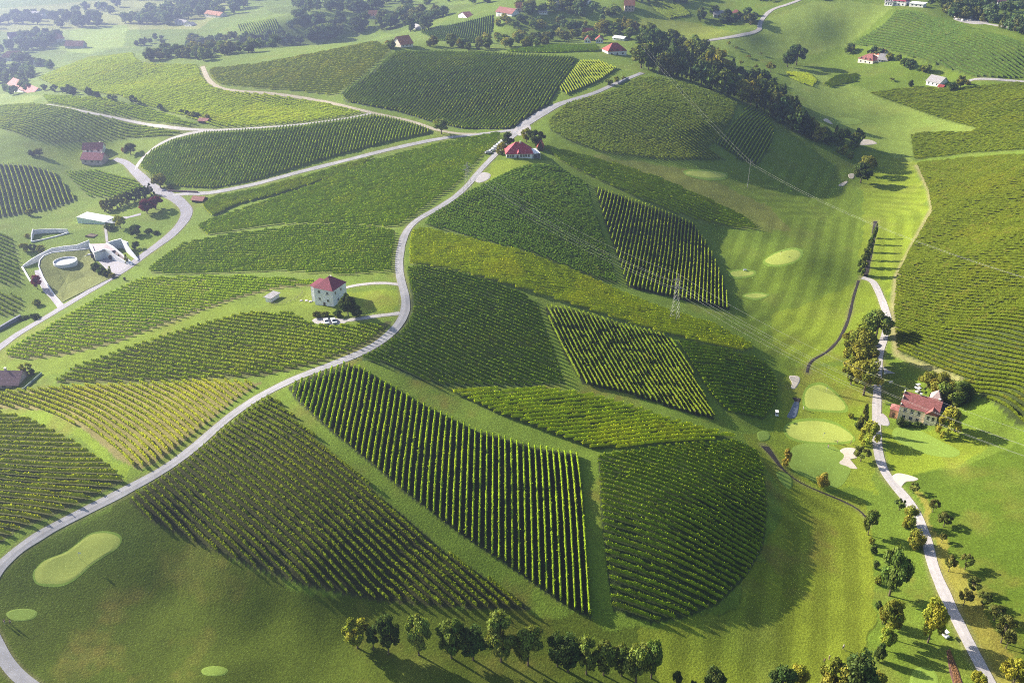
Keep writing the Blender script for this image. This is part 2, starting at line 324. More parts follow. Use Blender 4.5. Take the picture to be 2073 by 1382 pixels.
# ------------------------------------------------------------------ vineyard blocks: phrase, pixel outline, row guide, spacing, leaf colour, ground colour
YG, DG, MG, OL, YE, BG = (.125, .155, .028), (.075, .105, .024), (.095, .13, .028), (.11, .13, .03), (.20, .208, .03), (.075, .12, .05)
gD, gM, gB, gS = (.075, .11, .022), (.11, .15, .026), (.14, .18, .035), (.20, .17, .10)
def PP(s): return [tuple(float(t) for t in q.split(',')) for q in s.split()]
FIELDS = [
 ("the large dark block below the road", "545,805 520,818 440,880 350,950 272,1002 262,1015 300,1050 400,1100 520,1150 620,1185 760,1215 900,1228 1075,1233 1000,1180 900,1115 800,1030 700,940 620,870 565,815", "620,870 1000,1180", 1.75, (.085,.10,.022), (.05,.055,.02), 'end from the left', 0),
 ("the block of long upright stripes", "582,783 640,757 700,737 730,745 850,815 960,870 1080,905 1168,920 1180,1000 1190,1150 1196,1250 1150,1230 1050,1160 930,1080 830,1005 740,930 660,865 600,810", "1168,925 1194,1245", 1.95, (.125,.16,.03), (.03,.04,.015), '', 0),  # near-black ground: shade between the rows put into its colour
 ("the rounded block above the dry fairway", "1210,925 1300,912 1400,900 1490,895 1530,910 1548,960 1553,1040 1545,1110 1510,1170 1450,1225 1390,1250 1320,1262 1240,1235 1228,1150 1218,1050", "1232,1115 1455,1205", 1.75, (.10,.13,.026), (.04,.06,.016), '', 0),
 ("the yellow-green lens-shaped block", "915,795 1000,790 1100,788 1200,802 1300,830 1400,862 1487,885 1440,893 1350,900 1280,908 1200,910 1100,872 1000,835", "1200,908 1487,886", 1.7, (.185,.205,.03), (.08,.11,.02), '', 0),
 ("the dark block inside the road bend", "825,545 850,540 950,560 1050,590 1090,620 1110,680 1130,730 1145,778 1050,783 900,782 840,768 780,740 725,725 790,680 820,640 832,600", "850,600 1100,700", 1.75, DG, (.045,.075,.02), '', 0),
 ("the slanting stripes beside the pylon band", "1102,620 1150,625 1250,655 1350,680 1385,725 1420,790 1448,850 1380,832 1280,800 1180,778 1150,730 1120,670", "1105,625 1182,778", 1.8, (.078,.10,.028), (.03,.04,.015), '', 0),
 ("the small dark block above the bunker", "1370,690 1450,705 1550,735 1570,770 1575,810 1545,850 1470,832 1440,800 1400,740", "1400,735 1560,762", 1.75, DG, gD, '', 0),
 ("the bright yellow-green band under the pylon", "828,470 860,465 950,485 1050,510 1150,545 1250,590 1350,630 1450,660 1530,705 1500,713 1400,690 1300,665 1200,632 1100,600 1000,570 900,545 830,535", "1350,650 1500,683", 1.7, YE, gB, '', 0),
 ("the blue-green slope below the red-roofed inn", "1080,335 1130,340 1190,375 1205,430 1230,500 1250,575 1180,555 1080,515 960,485 860,455 880,430 960,385 1040,345", "950,400 1150,490", 1.8, (.06,.095,.035), gD, '', 0),
 ("the upright stripes beside the pylon", "1203,378 1250,395 1320,420 1405,455 1440,510 1465,570 1478,628 1430,618 1350,600 1270,580 1250,520 1225,450", "1334,428 1308,590", 1.85, (.14,.165,.05), (.03,.04,.02), '', 0),
 ("the long strip running down from the inn", "1105,302 1160,310 1250,335 1340,365 1420,400 1500,435 1538,465 1480,462 1400,445 1300,405 1200,360 1130,325", "1250,350 1380,395", 1.8, (.125,.15,.03), gB, '', 0),
 ("the hill block below the wood", "1110,245 1150,210 1250,183 1290,160 1330,158 1420,178 1495,210 1480,250 1450,290 1430,300 1470,325 1350,325 1220,310 1150,285 1115,265", "1290,235 1420,320", 1.9, (.085,.105,.045), gD, '', 0),
 ("the narrow block at the wood's foot", "1515,215 1550,230 1568,265 1560,300 1535,335 1500,325 1450,292 1480,255", "1513,220 1450,296", 1.9, (.13,.155,.05), gD, '', 0),
 ("the broad ridge block", "690,190 760,140 800,106 900,106 1000,109 1160,116 1165,125 1130,180 1105,220 1060,250 1030,262 940,262 880,250 800,225 700,207", "1050,120 960,240", 2.2, (.11,.13,.05), (.05,.07,.04), '', 0),
 ("the small ridge triangle", "1175,124 1210,124 1250,140 1215,165 1145,195 1132,180", "1180,128 1210,165", 1.9, (.115,.13,.04), gD, '', 0),
 ("the pale yellow ridge slope", "430,140 520,132 650,108 760,86 790,100 790,105 740,150 680,195 600,185 500,178 440,172 420,150", "500,150 700,128", 2.0, (.145,.15,.05), gB, '', 0),
 ("the wide light slope on the left ridge", "100,150 180,117 260,110 290,130 400,134 412,150 440,178 560,190 650,205 745,232 650,248 560,258 440,260 400,245 330,225 240,195 120,180 80,160", "300,160 500,190", 2.0, (.16,.185,.045), gB, '', 0),
 ("the curved strip above the farm track", "88,195 200,200 300,220 380,248 420,262 340,258 220,235 100,212", "100,203 380,255", 1.9, YG, gM, '', 0),
 ("the far left hill block", "0,215 60,212 110,215 200,232 300,255 390,266 340,280 240,282 110,292 60,280 0,260", "40,235 160,280", 1.9, (.11,.13,.055), gM, '', 0),
 ("the post rows at the left edge", "-30,330 60,335 110,350 155,405 100,425 -30,445", "45,350 70,425", 2.6, (.13,.15,.06), (.06,.08,.035), '', 0),
 ("the patch behind the winery", "130,350 200,345 290,370 300,385 230,402 180,400", "180,375 250,398", 1.9, MG, gM, '', 0),
 ("the hill block above the winery junction", "280,345 300,310 350,285 420,268 550,262 700,240 760,232 860,258 878,270 780,290 650,325 520,365 430,383 340,378 290,360", "560,275 530,350", 1.9, (.115,.14,.045), gM, '', 0),
 ("the thin strip under the upper road", "410,420 430,400 520,385 640,352 760,318 720,345 640,370 560,395 480,415 430,440", "480,412 560,378", 1.9, (.13,.15,.04), gD, '', 0),
 ("the mottled slope left of the inn", "400,460 430,445 520,415 640,375 760,325 900,290 1015,270 1005,290 960,335 930,370 890,400 835,440 800,462 700,455 560,455 420,478", "500,440 800,400", 1.8, (.125,.15,.03), gB, '', 0),
 ("the mottled terrace above the white house", "310,555 300,545 370,495 480,475 600,460 720,457 800,470 800,480 795,550 700,558 560,550 430,556", "400,520 750,510", 1.8, (.115,.145,.028), gB, '', 0),
 ("the long strip along the winery road", "20,725 10,715 100,662 200,605 290,565 420,562 560,562 635,570 640,578 560,585 480,605 380,640 250,690 130,720 60,728", "100,680 300,704", 1.9, (.115,.145,.026), (.15,.15,.05), '', 0),
 ("the block under the white house", "110,775 150,745 260,705 400,660 500,635 590,636 640,662 720,662 795,650 765,688 710,712 640,738 540,760 400,770 250,775", "300,710 650,770", 1.8, OL, (.08,.09,.025), '', 0),
 ("the curved golden rows beside the road", "-30,800 100,785 250,778 400,772 530,775 490,800 395,875 325,930 285,952 240,930 170,870 90,830 -30,825", "96,789 177,817 253,867 329,931", 2.5, (.145,.15,.035), (.19,.17,.06), '', 0),
 ("the olive block at the left edge", "-30,830 60,850 150,895 210,935 252,972 190,1008 100,1045 40,1072 -30,1120", "0,950 200,962", 1.85, (.15,.155,.03), (.075,.085,.025), '', 0),
 ("the big slope on the right", "1855,332 1960,322 2250,306 2250,960 2045,850 2010,815 1960,790 1940,760 1880,740 1815,712 1808,640 1814,560 1845,500 1886,430 1880,390", "1850,600 2050,616", 1.6, (.058,.068,.018), (.05,.068,.018), '', 0),
 ("the tongue above the right slope", "1843,275 1880,268 1960,270 1980,262 1900,240 1830,215 1760,190 1830,180 1950,180 2250,150 2250,292 1960,312 1850,325", "1900,300 2050,280", 1.95, (.085,.10,.025), gM, '', 0),
 ("the blue-green hill at top right", "1720,92 1790,50 1815,22 1850,24 1950,52 2250,140 2250,158 1990,160 1920,140 1840,115 1780,95", "1800,60 1950,100", 2.3, (.05,.075,.045), gD, '', 0),
 ("the small far plot near the top", "1310,5 1370,3 1400,32 1355,40 1330,25", "1320,8 1370,35", 2.4, (.10,.12,.05), gD, '', 0),
 ("the far plot under the village", "850,64 930,47 1000,30 998,60 980,80 960,88 880,82", "940,45 930,80", 2.2, (.07,.10,.05), gD, '', 0),
 ("the far upper left plot", "478,50 555,38 572,75 530,90 500,85", "510,48 525,85", 2.6, (.10,.13,.06), gM, '', 0),
 ("the small garden plot by the round trees", "1590,147 1640,150 1655,165 1645,178 1600,160", "1590,150 1650,175", 2.2, OL, gD, '', 0),
 ("the small garden plot in the hollow", "1665,172 1690,155 1740,150 1735,165 1680,178", "1670,165 1735,155", 2.2, OL, gM, '', 0),
 ("the dark strip at the left edge", "-20,470 25,480 40,540 45,580 -20,575", "-10,500 35,520", 1.9, DG, gM, '', 0),
 ("the short plot at the left edge", "-20,590 40,600 50,620 30,640 -20,640", "-10,600 40,625", 1.9, OL, gM, '', 0),
 ("the light strip on the ridge crest", "1020,106 1060,100 1130,92 1210,94 1212,104 1120,108", "1030,104 1200,98", 1.9, YG, gM, '', 0),
]
UPR = ['upright', 'long upright', 'slanting stripes', "wood's foot", 'post rows', 'winery junction', 'thin strip under', 'broad ridge', 'small ridge', 'far upper', 'far plot', 'small far']
fields = []
LIGHT = {13: 1.1, 15: 1.0, 16: .95, 18: 1.1, 21: 1.1, 22: 1.05, 23: 1.1, 24: 1.05, 25: 1.3, 26: 1.2, 27: 1.15, 28: 1.05}  # leaf lightening per block: paler leaf, and haze put into the colour
for fi_, (ph, poly, guide, sp, leaf, gc, _, _) in enumerate(FIELDS):
    wp = cast(dense(PP(poly), 16, True))
    gw = cast(dense(PP(guide), 1e6)) if len(guide.split()) > 2 else cast(PP(guide))
    fields.append(dict(phrase=ph, poly=wp[:, :2], guide=gw[:, :2], sp=sp * (1.0 if any(u in ph for u in UPR) else .85 if 'golden' in ph else 1.12 if 'large dark' in ph else 1.3), leaf=tuple(np.array(leaf) * (LIGHT.get(fi_, 1.0))), gc=gc))

# ------------------------------------------------------------------ ground colours (one per kind of sward, soil or field; long upright stripes hold row shade)
base = np.empty((NR * NA, 3)); base[:] = (.13, .175, .035)
GX, GY, GZf = GXm.ravel(), GYm.ravel(), GZ.ravel()
Rr = np.hypot(GX, GY)
pr = project(np.stack([GX, GY, GZf], 1))
ROUGH, FAIR, VERGE, DRY, BRIGHT, PALE = (.115, .15, .028), (.185, .22, .033), (.26, .23, .09), (.13, .115, .035), (.085, .12, .02), (.19, .235, .075)
ZONES = [  # outline in the photo, colour, soft edge noise
 ("-60,1420 -60,1180 60,1110 270,1000 450,1110 620,1190 1080,1240 1330,1275 1480,1235 1560,1120 1600,980 1700,1050 1765,1120 1780,1420", (.078,.098,.017)),
 ("1500,880 1590,880 1600,960 1750,1020 1770,1120 1770,1420 1350,1420 1300,1275 1480,1240 1560,1120 1580,1000", (.17,.19,.03)),
 ("1120,290 1400,345 1480,340 1640,360 1720,370 1745,440 1735,560 1640,740 1590,760 1500,650 1480,560 1450,480 1540,470 1400,400", (.135,.175,.032)),
 ("1180,310 1230,318 1400,345 1560,420 1600,470 1540,470 1500,440 1400,392", (.17,.17,.06)),
 ("1745,300 1850,330 1885,420 1840,500 1800,600 1770,560 1740,560 1745,440", FAIR),
 ("1560,640 1740,575 1760,560 1800,620 1790,700 1640,745 1570,700", FAIR),
 ("1590,760 1700,740 1780,780 1775,1000 1640,980 1560,900", FAIR),
 ("1790,870 1960,870 2000,900 1940,940 1830,965 1785,930", FAIR),
 ("1820,965 1940,945 2060,900 2180,900 2250,1420 2060,1420 1990,1290 1920,1180 1880,1060", BRIGHT),
 ("1845,975 1870,1010 1900,1080 1960,1170 2050,1330 2080,1420 2020,1420 1960,1290 1900,1160 1880,1060 1850,1010", (.24,.20,.065)),
 ("1500,60 1640,5 1700,0 1810,15 1710,95 1600,120 1420,100 1400,90", PALE),
 ("1600,130 1760,185 1840,215 1990,262 1860,275 1840,330 1750,290 1600,200", PALE),
 ("700,590 800,585 805,630 720,640 690,610", FAIR),
 ("500,600 630,585 690,590 700,640 640,650 500,630", (.15,.18,.03)),
 ("1000,330 1040,320 1120,325 1000,375 975,365", (.20,.24,.04)),
 ("-30,720 200,600 300,560 630,590 430,650 100,760 -30,800", (.155,.195,.03)),
 ("-60,820 90,825 180,870 260,950 250,985 150,890 60,850 -60,830", (.17,.22,.03)),
 ("-30,20 350,-10 500,-10 400,60 250,60 100,100 -30,50", (.24,.24,.12)),
 ("100,65 260,50 250,95 180,110 110,100", (.22,.27,.09)),
 ("1400,100 1270,40 1330,35 1400,45 1500,70 1400,85 1330,80", (.21,.23,.055)),
 ("-20,190 90,195 60,210 -20,215", PALE), ("90,295 170,290 330,280 240,330 150,340 90,310", (.16,.20,.035)),
]
def zone_mask(wp, soft=3.0):
    nx = (fbm(GX / 9, GY / 9, 21, 2) - .5) * soft
    ny = (fbm(GX / 9, GY / 9, 31, 2) - .5) * soft
    x0, y0 = wp.min(0)[:2] - 5; x1, y1 = wp.max(0)[:2] + 5
    k = np.where((GX > x0) & (GX < x1) & (GY > y0) & (GY < y1))[0]
    return k[inside(GX[k] + nx[k], GY[k] + ny[k], wp)]
for poly, c in ZONES:
    base[zone_mask(cast(dense(PP(poly), 20, True))[:, :2], 6.0)] = c
def tint(k, c, w): base[k] = base[k] * (1 - w[:, None]) + np.array(c) * w[:, None]
allk = np.arange(len(GX))
p1 = fbm(GX / 45, GY / 45, 51, 4); p2 = fbm(GX / 14, GY / 14, 61, 4); p3 = fbm(GX / 200, GY / 200, 71, 3)
# dry patches of the fairways, a little everywhere
near = np.clip((420 - Rr) / 120, 0, 1)
tint(allk, (.165, .12, .04), np.clip((p2 - .52) * 5, 0, 1) * np.clip((p1 - .40) * 5, 0, 1) * near * .75 * np.clip(fbm(GX / 2.6, GY / 2.6, 57, 3) * 2.4 - .6, 0, 1))
tint(allk, (.19, .18, .07), np.clip((p2 - .55) * 4, 0, 1) * .35)
tint(allk, (.08, .12, .03), np.clip((.42 - p1) * 5, 0, 1) * .35)
# distant farmland in blocks
far = Rr > 1050
kk = allk[far]; cell = hsh(np.floor((GX[kk] + .4 * GY[kk]) / 95), np.floor((GY[kk] - .3 * GX[kk]) / 210), 5)
base[kk] = base[kk] * (.75 + .6 * cell[:, None]) * np.array([1.0 + .0, 1.0, 1.0]) 
# mown stripes following the creek and the valley
def px_line(s, step=30): return cast(dense(PP(s), step))[:, :2]
creek_w = px_line("1770,450 1758,500 1745,560 1733,575 1728,610 1715,650 1695,690 1670,715 1645,727 1634,740 1632,752")
creek2_w = px_line("1560,915 1590,955 1660,995 1750,1040 1768,1110 1775,1200 1778,1330 1780,1400")
def stripes(poly, line, per, amp):
    k = zone_mask(cast(dense(PP(poly), 20, True))[:, :2], 2.0)
    d = seg_dist(GX[k], GY[k], [tuple(p) for p in line])
    base[k] *= (1 + amp * np.tanh(3 * np.sin(d * 6.2832 / per)))[:, None]
stripes("1480,480 1560,440 1740,440 1735,560 1640,740 1590,760 1520,660 1480,560", px_line("1752,430 1738,560 1700,680 1630,745"), 8.5, .14)
stripes("1745,300 1850,330 1885,420 1840,500 1800,600 1780,560 1775,440", px_line("1765,440 1750,560"), 8.5, .12)
stripes("1540,900 1600,975 1750,1045 1765,1120 1770,1420 1350,1420 1300,1290 1480,1250 1560,1130", creek2_w, 9, .13)
stripes("1560,340 1700,330 1745,380 1700,440 1600,440 1520,400", px_line("1745,345 1700,440 1560,440"), 8, .11)
base *= (.93, 1.03, .52)
for f in fields:
    k = zone_mask(f['poly'], .4)
    base[k] = np.array(f['gc']) * (.7 + .6 * p2[k])[:, None]
# worn verge along the right-hand slope
vg = px_line("1855,335 1882,385 1888,420 1850,490 1815,560 1806,640 1815,718 1880,745 1940,768")
k = allk[(GX > vg[:, 0].min() - 6) & (GX < vg[:, 0].max() + 6) & (GY > 150) & (GY < vg[:, 1].max() + 6)]
d = seg_dist(GX[k], GY[k], [tuple(p) for p in vg]); w = np.clip(1.6 - d / 1.3, 0, 1) * .75
tint(k, (.27, .24, .11), w)

gi = np.arange(NR * NA).reshape(NR, NA)
GF = np.stack([gi[:-1, :-1].ravel(), gi[:-1, 1:].ravel(), gi[1:, 1:].ravel(), gi[1:, :-1].ravel()], 1)
def ground_mat():
    m = bpy.data.materials.new("grassland"); m.use_nodes = True; nt = m.node_tree; b = nt.nodes["Principled BSDF"]
    at = nn(nt, "ShaderNodeVertexColor"); at.layer_name = "col"
    geo = nn(nt, "ShaderNodeNewGeometry")
    def noise(sc, det, a, bb):
        no = nn(nt, "ShaderNodeTexNoise"); no.inputs["Scale"].default_value = sc; no.inputs["Detail"].default_value = det; no.inputs["Roughness"].default_value = .65
        nt.links.new(geo.outputs["Position"], no.inputs["Vector"])
        mr = nn(nt, "ShaderNodeMapRange"); mr.inputs[1].default_value = .3; mr.inputs[2].default_value = .7; mr.inputs[3].default_value = a; mr.inputs[4].default_value = bb
        nt.links.new(no.outputs[0], mr.inputs[0]); return no, mr
    n1, r1 = noise(1.7, 8, .62, 1.38); n2, r2 = noise(.12, 5, .88, 1.12)
    s1 = nn(nt, "ShaderNodeVectorMath", operation='SCALE'); s2 = nn(nt, "ShaderNodeVectorMath", operation='SCALE')
    nt.links.new(at.outputs[0], s1.inputs[0]); nt.links.new(r1.outputs[0], s1.inputs["Scale"])
    nt.links.new(s1.outputs[0], s2.inputs[0]); nt.links.new(r2.outputs[0], s2.inputs["Scale"])
    nt.links.new(s2.outputs[0], b.inputs["Base Color"])
    b.inputs["Roughness"].default_value = .95; b.inputs["Specular IOR Level"].default_value = .1
    bp = nn(nt, "ShaderNodeBump"); bp.inputs["Strength"].default_value = .55; bp.inputs["Distance"].default_value = .35
    nt.links.new(n1.outputs[0], bp.inputs["Height"]); nt.links.new(bp.outputs[0], b.inputs["Normal"])
    return m
GMAT = ground_mat()
GV = np.stack([GX, GY, GZf], 1)
ground = link("ground", rawmesh("ground", GV, GF, [GMAT], base, smooth=True)); tag(ground, kind="structure")

# ------------------------------------------------------------------ draped sheets: greens, bunkers, roads, water
def drape(X, Y, off):
    return np.stack([X, Y, zat(X, Y) + off + np.hypot(X, Y) * .00006], 1)
def patch(name, pxs, mat, off=.05, smooth=True, rings=6, col=None):
    P = spline(PP(pxs), True, 5) if smooth else dense(PP(pxs), 12, True)
    w = cast(P)[:, :2]; c = w.mean(0); V = [c]; m = len(w)
    for r in range(1, rings + 1): V += list(c + (w - c) * r / rings)
    V = np.array(V); V3 = drape(V[:, 0], V[:, 1], off)
    F4 = []; F3 = [(0, 1 + i, 1 + (i + 1) % m) for i in range(m)]
    for r in range(1, rings):
        a = 1 + (r - 1) * m; b = 1 + r * m
        F4 += [(a + i, b + i, b + (i + 1) % m, a + (i + 1) % m) for i in range(m)]
    V3[-m:, 2] -= off * .8; edge = V3[-m:].copy(); edge[:, 2] -= off + .3
    V3 = np.vstack([V3, edge]); b = 1 + (rings - 1) * m; e = 1 + rings * m
    F4 += [(b + i, e + i, e + (i + 1) % m, b + (i + 1) % m) for i in range(m)]
    F4 = np.array(F4); F3 = np.array(F3)
    me = rawmesh(name, V3, [F4, F3], [mat], np.tile(col, (len(V3), 1)) if col is not None else None)
    if me.polygons[len(F4)].normal.z < 0: me.flip_normals()
    o = link(name, me); tag(o, kind="structure"); return o
RIBS = []
def ribbon(name, pxs, width, mat, off=.06, sm=True, widths=None):
    P = spline(PP(pxs), False, 5) if sm else np.array(PP(pxs))
    w = cast(P)[:, :2]
    # even resample at 2 m, then smooth
    s = np.concatenate([[0], np.cumsum(np.linalg.norm(np.diff(w, axis=0), axis=1))]); m = max(3, int(s[-1] / 2.0))
    t = np.linspace(0, s[-1], m); c = np.stack([np.interp(t, s, w[:, 0]), np.interp(t, s, w[:, 1])], 1)
    for _ in range(6): c[1:-1] = (c[:-2] + 2 * c[1:-1] + c[2:]) / 4
    tg = np.gradient(c, axis=0); tg /= np.linalg.norm(tg, axis=1)[:, None]; nrm = np.stack([-tg[:, 1], tg[:, 0]], 1)
    hw = np.full(m, width / 2) if widths is None else np.interp(t / s[-1], *widths) / 2
    RIBS.append(np.column_stack([c, hw]))
    hw = hw + (vnoise(t / 6, t * 0, 77) - .5) * .25
    cols = [-1, -.5, 0, .5, 1]; V = []
    for k in cols: V.append(c + nrm * (hw * k)[:, None])
    V = np.stack(V, 1).reshape(-1, 2); V3 = drape(V[:, 0], V[:, 1], off).reshape(m, 5, 3)
    V3[:, 2, 2] += .03
    dn = V3[:, [0, 4]].copy(); dn[:, :, 2] -= off + .25
    V3 = np.concatenate([dn[:, :1], V3, dn[:, 1:]], 1); q = V3.shape[1]
    V3 = V3.reshape(-1, 3); g = np.arange(m * q).reshape(m, q)
    F = np.stack([g[:-1, :-1].ravel(), g[1:, :-1].ravel(), g[1:, 1:].ravel(), g[:-1, 1:].ravel()], 1)
    me = rawmesh(name, V3, F, [mat])
    if me.polygons[2].normal.z < 0: me.flip_normals()
    o = link(name, me); tag(o, kind="structure"); return o, c
GREENM = pmat("putting_green", (.32, .37, .065), .9, .07, 1.5, bump=.1)
TEEM = pmat("tee_turf", (.17, .25, .03), .9, .10, 1.5, bump=.1)
APRON = pmat("fringe_turf", (.16, .25, .022), .9, .12, 1.0, bump=.1)
SAND = pmat("bunker_sand", (.50, .44, .37), .9, .08, .8, bump=.3)
GRAVEL = pmat("pale_gravel", (.36, .34, .34), .9, .14, .7, bump=.3)
ASPH = pmat("worn_asphalt", (.29, .285, .30), .85, .17, .28, bump=.15)
ASPHD = pmat("grey_asphalt", (.22, .215, .25), .85, .12, .5, bump=.15)
DIRT = pmat("dirt_track", (.33, .29, .22), .95, .2, .6, bump=.3)
PAVE = pmat("paving", (.27, .26, .30), .8, .08, .5)
DITCH = pmat("ditch_soil", (.03, .024, .024), .95, .5, 1.2, bump=.8)
WATERM = pmat("pond_water", (.10, .12, .16), .08, .15, .4, spec=.6)
for s in ["70,1161 76,1148 94,1133 132,1118 157,1100 177,1085 197,1078 220,1078 238,1084 244,1094 235,1110 215,1123 187,1141 167,1159 147,1174 122,1183 96,1183 76,1178",
          "1548,527 1570,513 1605,505 1622,512 1612,528 1580,537 1555,535",
          "1628,800 1640,782 1665,778 1690,795 1712,820 1705,832 1660,830 1632,825",
          "1590,865 1620,852 1670,852 1705,865 1728,888 1700,896 1640,895 1600,885",
          "1477,553 1495,548 1525,550 1522,557 1490,561", "1505,599 1530,594 1555,598 1530,604",
          "1388,348 1410,346 1450,348 1470,353 1465,360 1430,361 1395,355"]:
    patch("putting_green", s, GREENM, .09)
    q_ = np.array(PP(s)); q_ = q_.mean(0) + (q_ - q_.mean(0)) * (1 + 7 / np.ptp(q_, axis=0))
    patch("green_fringe", " ".join(f"{x:.0f},{y:.0f}" for x, y in q_), APRON, .045)
for s in ["12,1242 30,1233 60,1232 76,1240 65,1253 30,1256", "408,1355 425,1348 450,1349 462,1357 448,1367 415,1366", "1845,1362 1862,1350 1890,1355 1900,1380 1895,1400 1845,1400",
          "1810,868 1830,865 1860,870 1900,890 1942,912 1930,925 1880,920 1830,900 1808,885", "1605,905 1650,897 1690,905 1725,935 1700,985 1650,975 1600,945",
          "1533,876 1548,872 1559,880 1555,890 1538,892", "1572,955 1595,958 1605,975 1598,990 1580,975",
          "1865,243 1885,243 1895,248 1880,251", "1690,240 1730,240 1745,250 1700,253"]:
    patch("golf_tee", s, TEEM, .07)
for s in ["1597,762 1607,760 1618,763 1619,772 1610,786 1601,785 1603,775", "1700,912 1712,906 1732,908 1728,918 1735,926 1722,930 1722,938 1736,948 1720,947 1697,939 1706,928 1707,919",
          "1666,243 1675,241 1686,252 1676,249", "1718,353 1730,352 1727,362 1719,360", "1697,375 1712,367 1716,369 1706,377",
          "1738,290 1745,283 1764,284 1775,291 1755,294 1742,294"]:
    patch("sand_bunker", s, SAND, .10)
patch("paved_forecourt", "1776,855 1783,837 1794,842 1801,856 1796,862", GRAVEL, .11)
patch("gravel_triangle", "1788,742 1796,748 1813,756 1790,756", GRAVEL, .12, False)
patch("gravel_turnout", "1805,968 1815,958 1835,960 1858,968 1852,973 1835,975 1822,985", SAND, .11)
patch("gravel_yard", "632,650 645,643 690,645 702,650 690,656 650,657", GRAVEL, .11)
patch("gravel_yard", "962,365 975,350 992,352 990,362 972,370", GRAVEL, .10)
patch("gravel_yard", "1035,262 1055,258 1065,248 1075,262 1052,275", GRAVEL, .10)
patch("gravel_yard", "1930,38 1955,32 2000,45 1985,50 1950,46", GRAVEL, .2)
main_road, main_c = ribbon("road", "130,1440 75,1395 40,1372 10,1335 -15,1290 -35,1230 -18,1170 10,1135 60,1095 120,1060 200,1020 270,985 340,945 400,900 450,855 520,805 600,765 680,735 740,710 785,680 812,650 822,620 818,590 810,560 808,530 812,500 822,470 845,445 880,425 920,400 950,372 972,345 1000,316 1018,295 1050,262 1080,240 1130,212 1200,190 1250,168 1300,148", 3.5, ASPH, .09, widths=([0, .72, .77, .83, .87, 1], [3.5, 3.5, 6.5, 8.0, 4, 3.6]))
ribbon("road", "1052,262 1020,266 930,276 880,283 800,300 700,325 600,350 520,372 430,390 380,392 347,396", 4.2, ASPH, .07)
road3, road3_c = ribbon("road", "-60,738 -20,718 30,680 80,650 130,620 200,578 250,547 300,510 345,477 372,447 378,425 360,405 335,392 310,380 278,352 255,330 232,322", 5.5, ASPHD, .08, widths=([0, .6, .8, 1], [4.5, 6.5, 6, 3.5]))
ribbon("farm_track", "272,346 285,325 310,300 350,280 410,266 480,262 600,253 700,240 752,230", 3, GRAVEL, .07)
ribbon("farm_track", "410,135 425,165 460,182 550,190 650,205 750,228 830,245 880,262 930,271 965,271", 3.4, DIRT, .06)
ribbon("farm_track", "95,212 200,232 300,252 380,262 430,263", 2.6, GRAVEL, .06)
ribbon("driveway", "812,577 790,573 760,573 730,576 700,581 684,588", 2.5, GRAVEL, .07)
ribbon("driveway", "810,634 795,637 760,640 720,647 685,651", 2.3, GRAVEL, .07)
ribbon("path", "1745,562 1765,566 1778,590 1790,620 1797,650 1788,690 1780,720 1777,770 1775,820 1775,880 1781,930 1800,970 1832,1005 1858,1045 1878,1100 1890,1150 1912,1200 1938,1255 1968,1315 1996,1365 2020,1410", 3.1, GRAVEL, .09)
ribbon("road", "1390,88 1450,80 1510,70 1538,60 1538,48 1560,22 1600,8 1640,-8", 4.5, GRAVEL, .2)
ribbon("farm_track", "2150,172 2040,163 1975,160 1960,165", 3.5, GRAVEL, .1)
ribbon("farm_track", "1925,30 1980,45 2073,62 2140,75", 4, GRAVEL, .2)
ribbon("creek", "1738,568 1728,600 1716,650 1696,690 1670,715 1648,726 1636,738 1634,754", 1.15, DITCH, .05)
ribbon("creek", "1772,448 1768,480 1760,520 1752,560", 2.0, DITCH, .05)
ribbon("creek", "1548,903 1565,922 1582,950 1610,972 1660,995 1705,1012 1752,1038 1760,1062", 1.8, DITCH, .05, widths=([0, .12, .3, 1], [3.2, 2.2, .6, .6]))
patch("pond", "1609,812 1618,815 1611,844 1594,844 1600,830", WATERM, .10)
patch("ditch_bank", "1604,804 1621,806 1618,815 1609,813", DITCH, .12, False)
patch("courtyard", "197,526 214,520 238,522 268,534 262,545 240,556 222,550 208,538", PAVE, .10, False)
patch("courtyard", "232,452 262,441 285,436 286,431 262,438 232,440", PAVE, .10, False)
patch("ramp", "72,560 88,590 103,605 118,625 132,618 112,600 96,572 84,545 70,548", PAVE, .12, False)
ribbon("footpath", "213,455 215,475 217,490", 1.3, PAVE, .07)

# dusty, uneven verges along every road and track
for rb in RIBS:
    q0 = rb[:, :2].min(0) - 5; q1 = rb[:, :2].max(0) + 5
    k = allk[(GX > q0[0]) & (GX < q1[0]) & (GY > q0[1]) & (GY < q1[1]) & (Rr < 900)]
    for ch in range(0, len(k), 40000):
        kk_ = k[ch:ch + 40000]; dm = np.full(len(kk_), 99.)
        for s_ in range(0, len(rb), 12):
            seg = rb[s_:s_ + 13]
            near_ = (np.abs(GX[kk_] - seg[:, 0].mean()) < 22) & (np.abs(GY[kk_] - seg[:, 1].mean()) < 22)
            if near_.any():
                u_ = kk_[near_]; dm[near_] = np.minimum(dm[near_], (np.hypot(GX[u_][:, None] - seg[None, :, 0], GY[u_][:, None] - seg[None, :, 1]) - seg[None, :, 2]).min(1))
        wv_ = np.clip(1 - dm / (.5 + 1.6 * p2[kk_]), 0, 1) * .6
        base[kk_] = base[kk_] * (1 - wv_[:, None]) + np.array((.20, .18, .085)) * wv_[:, None]
c4_ = np.ones((len(base), 4), np.float32); c4_[:, :3] = base
ground.data.color_attributes["col"].data.foreach_set("color", c4_.ravel())

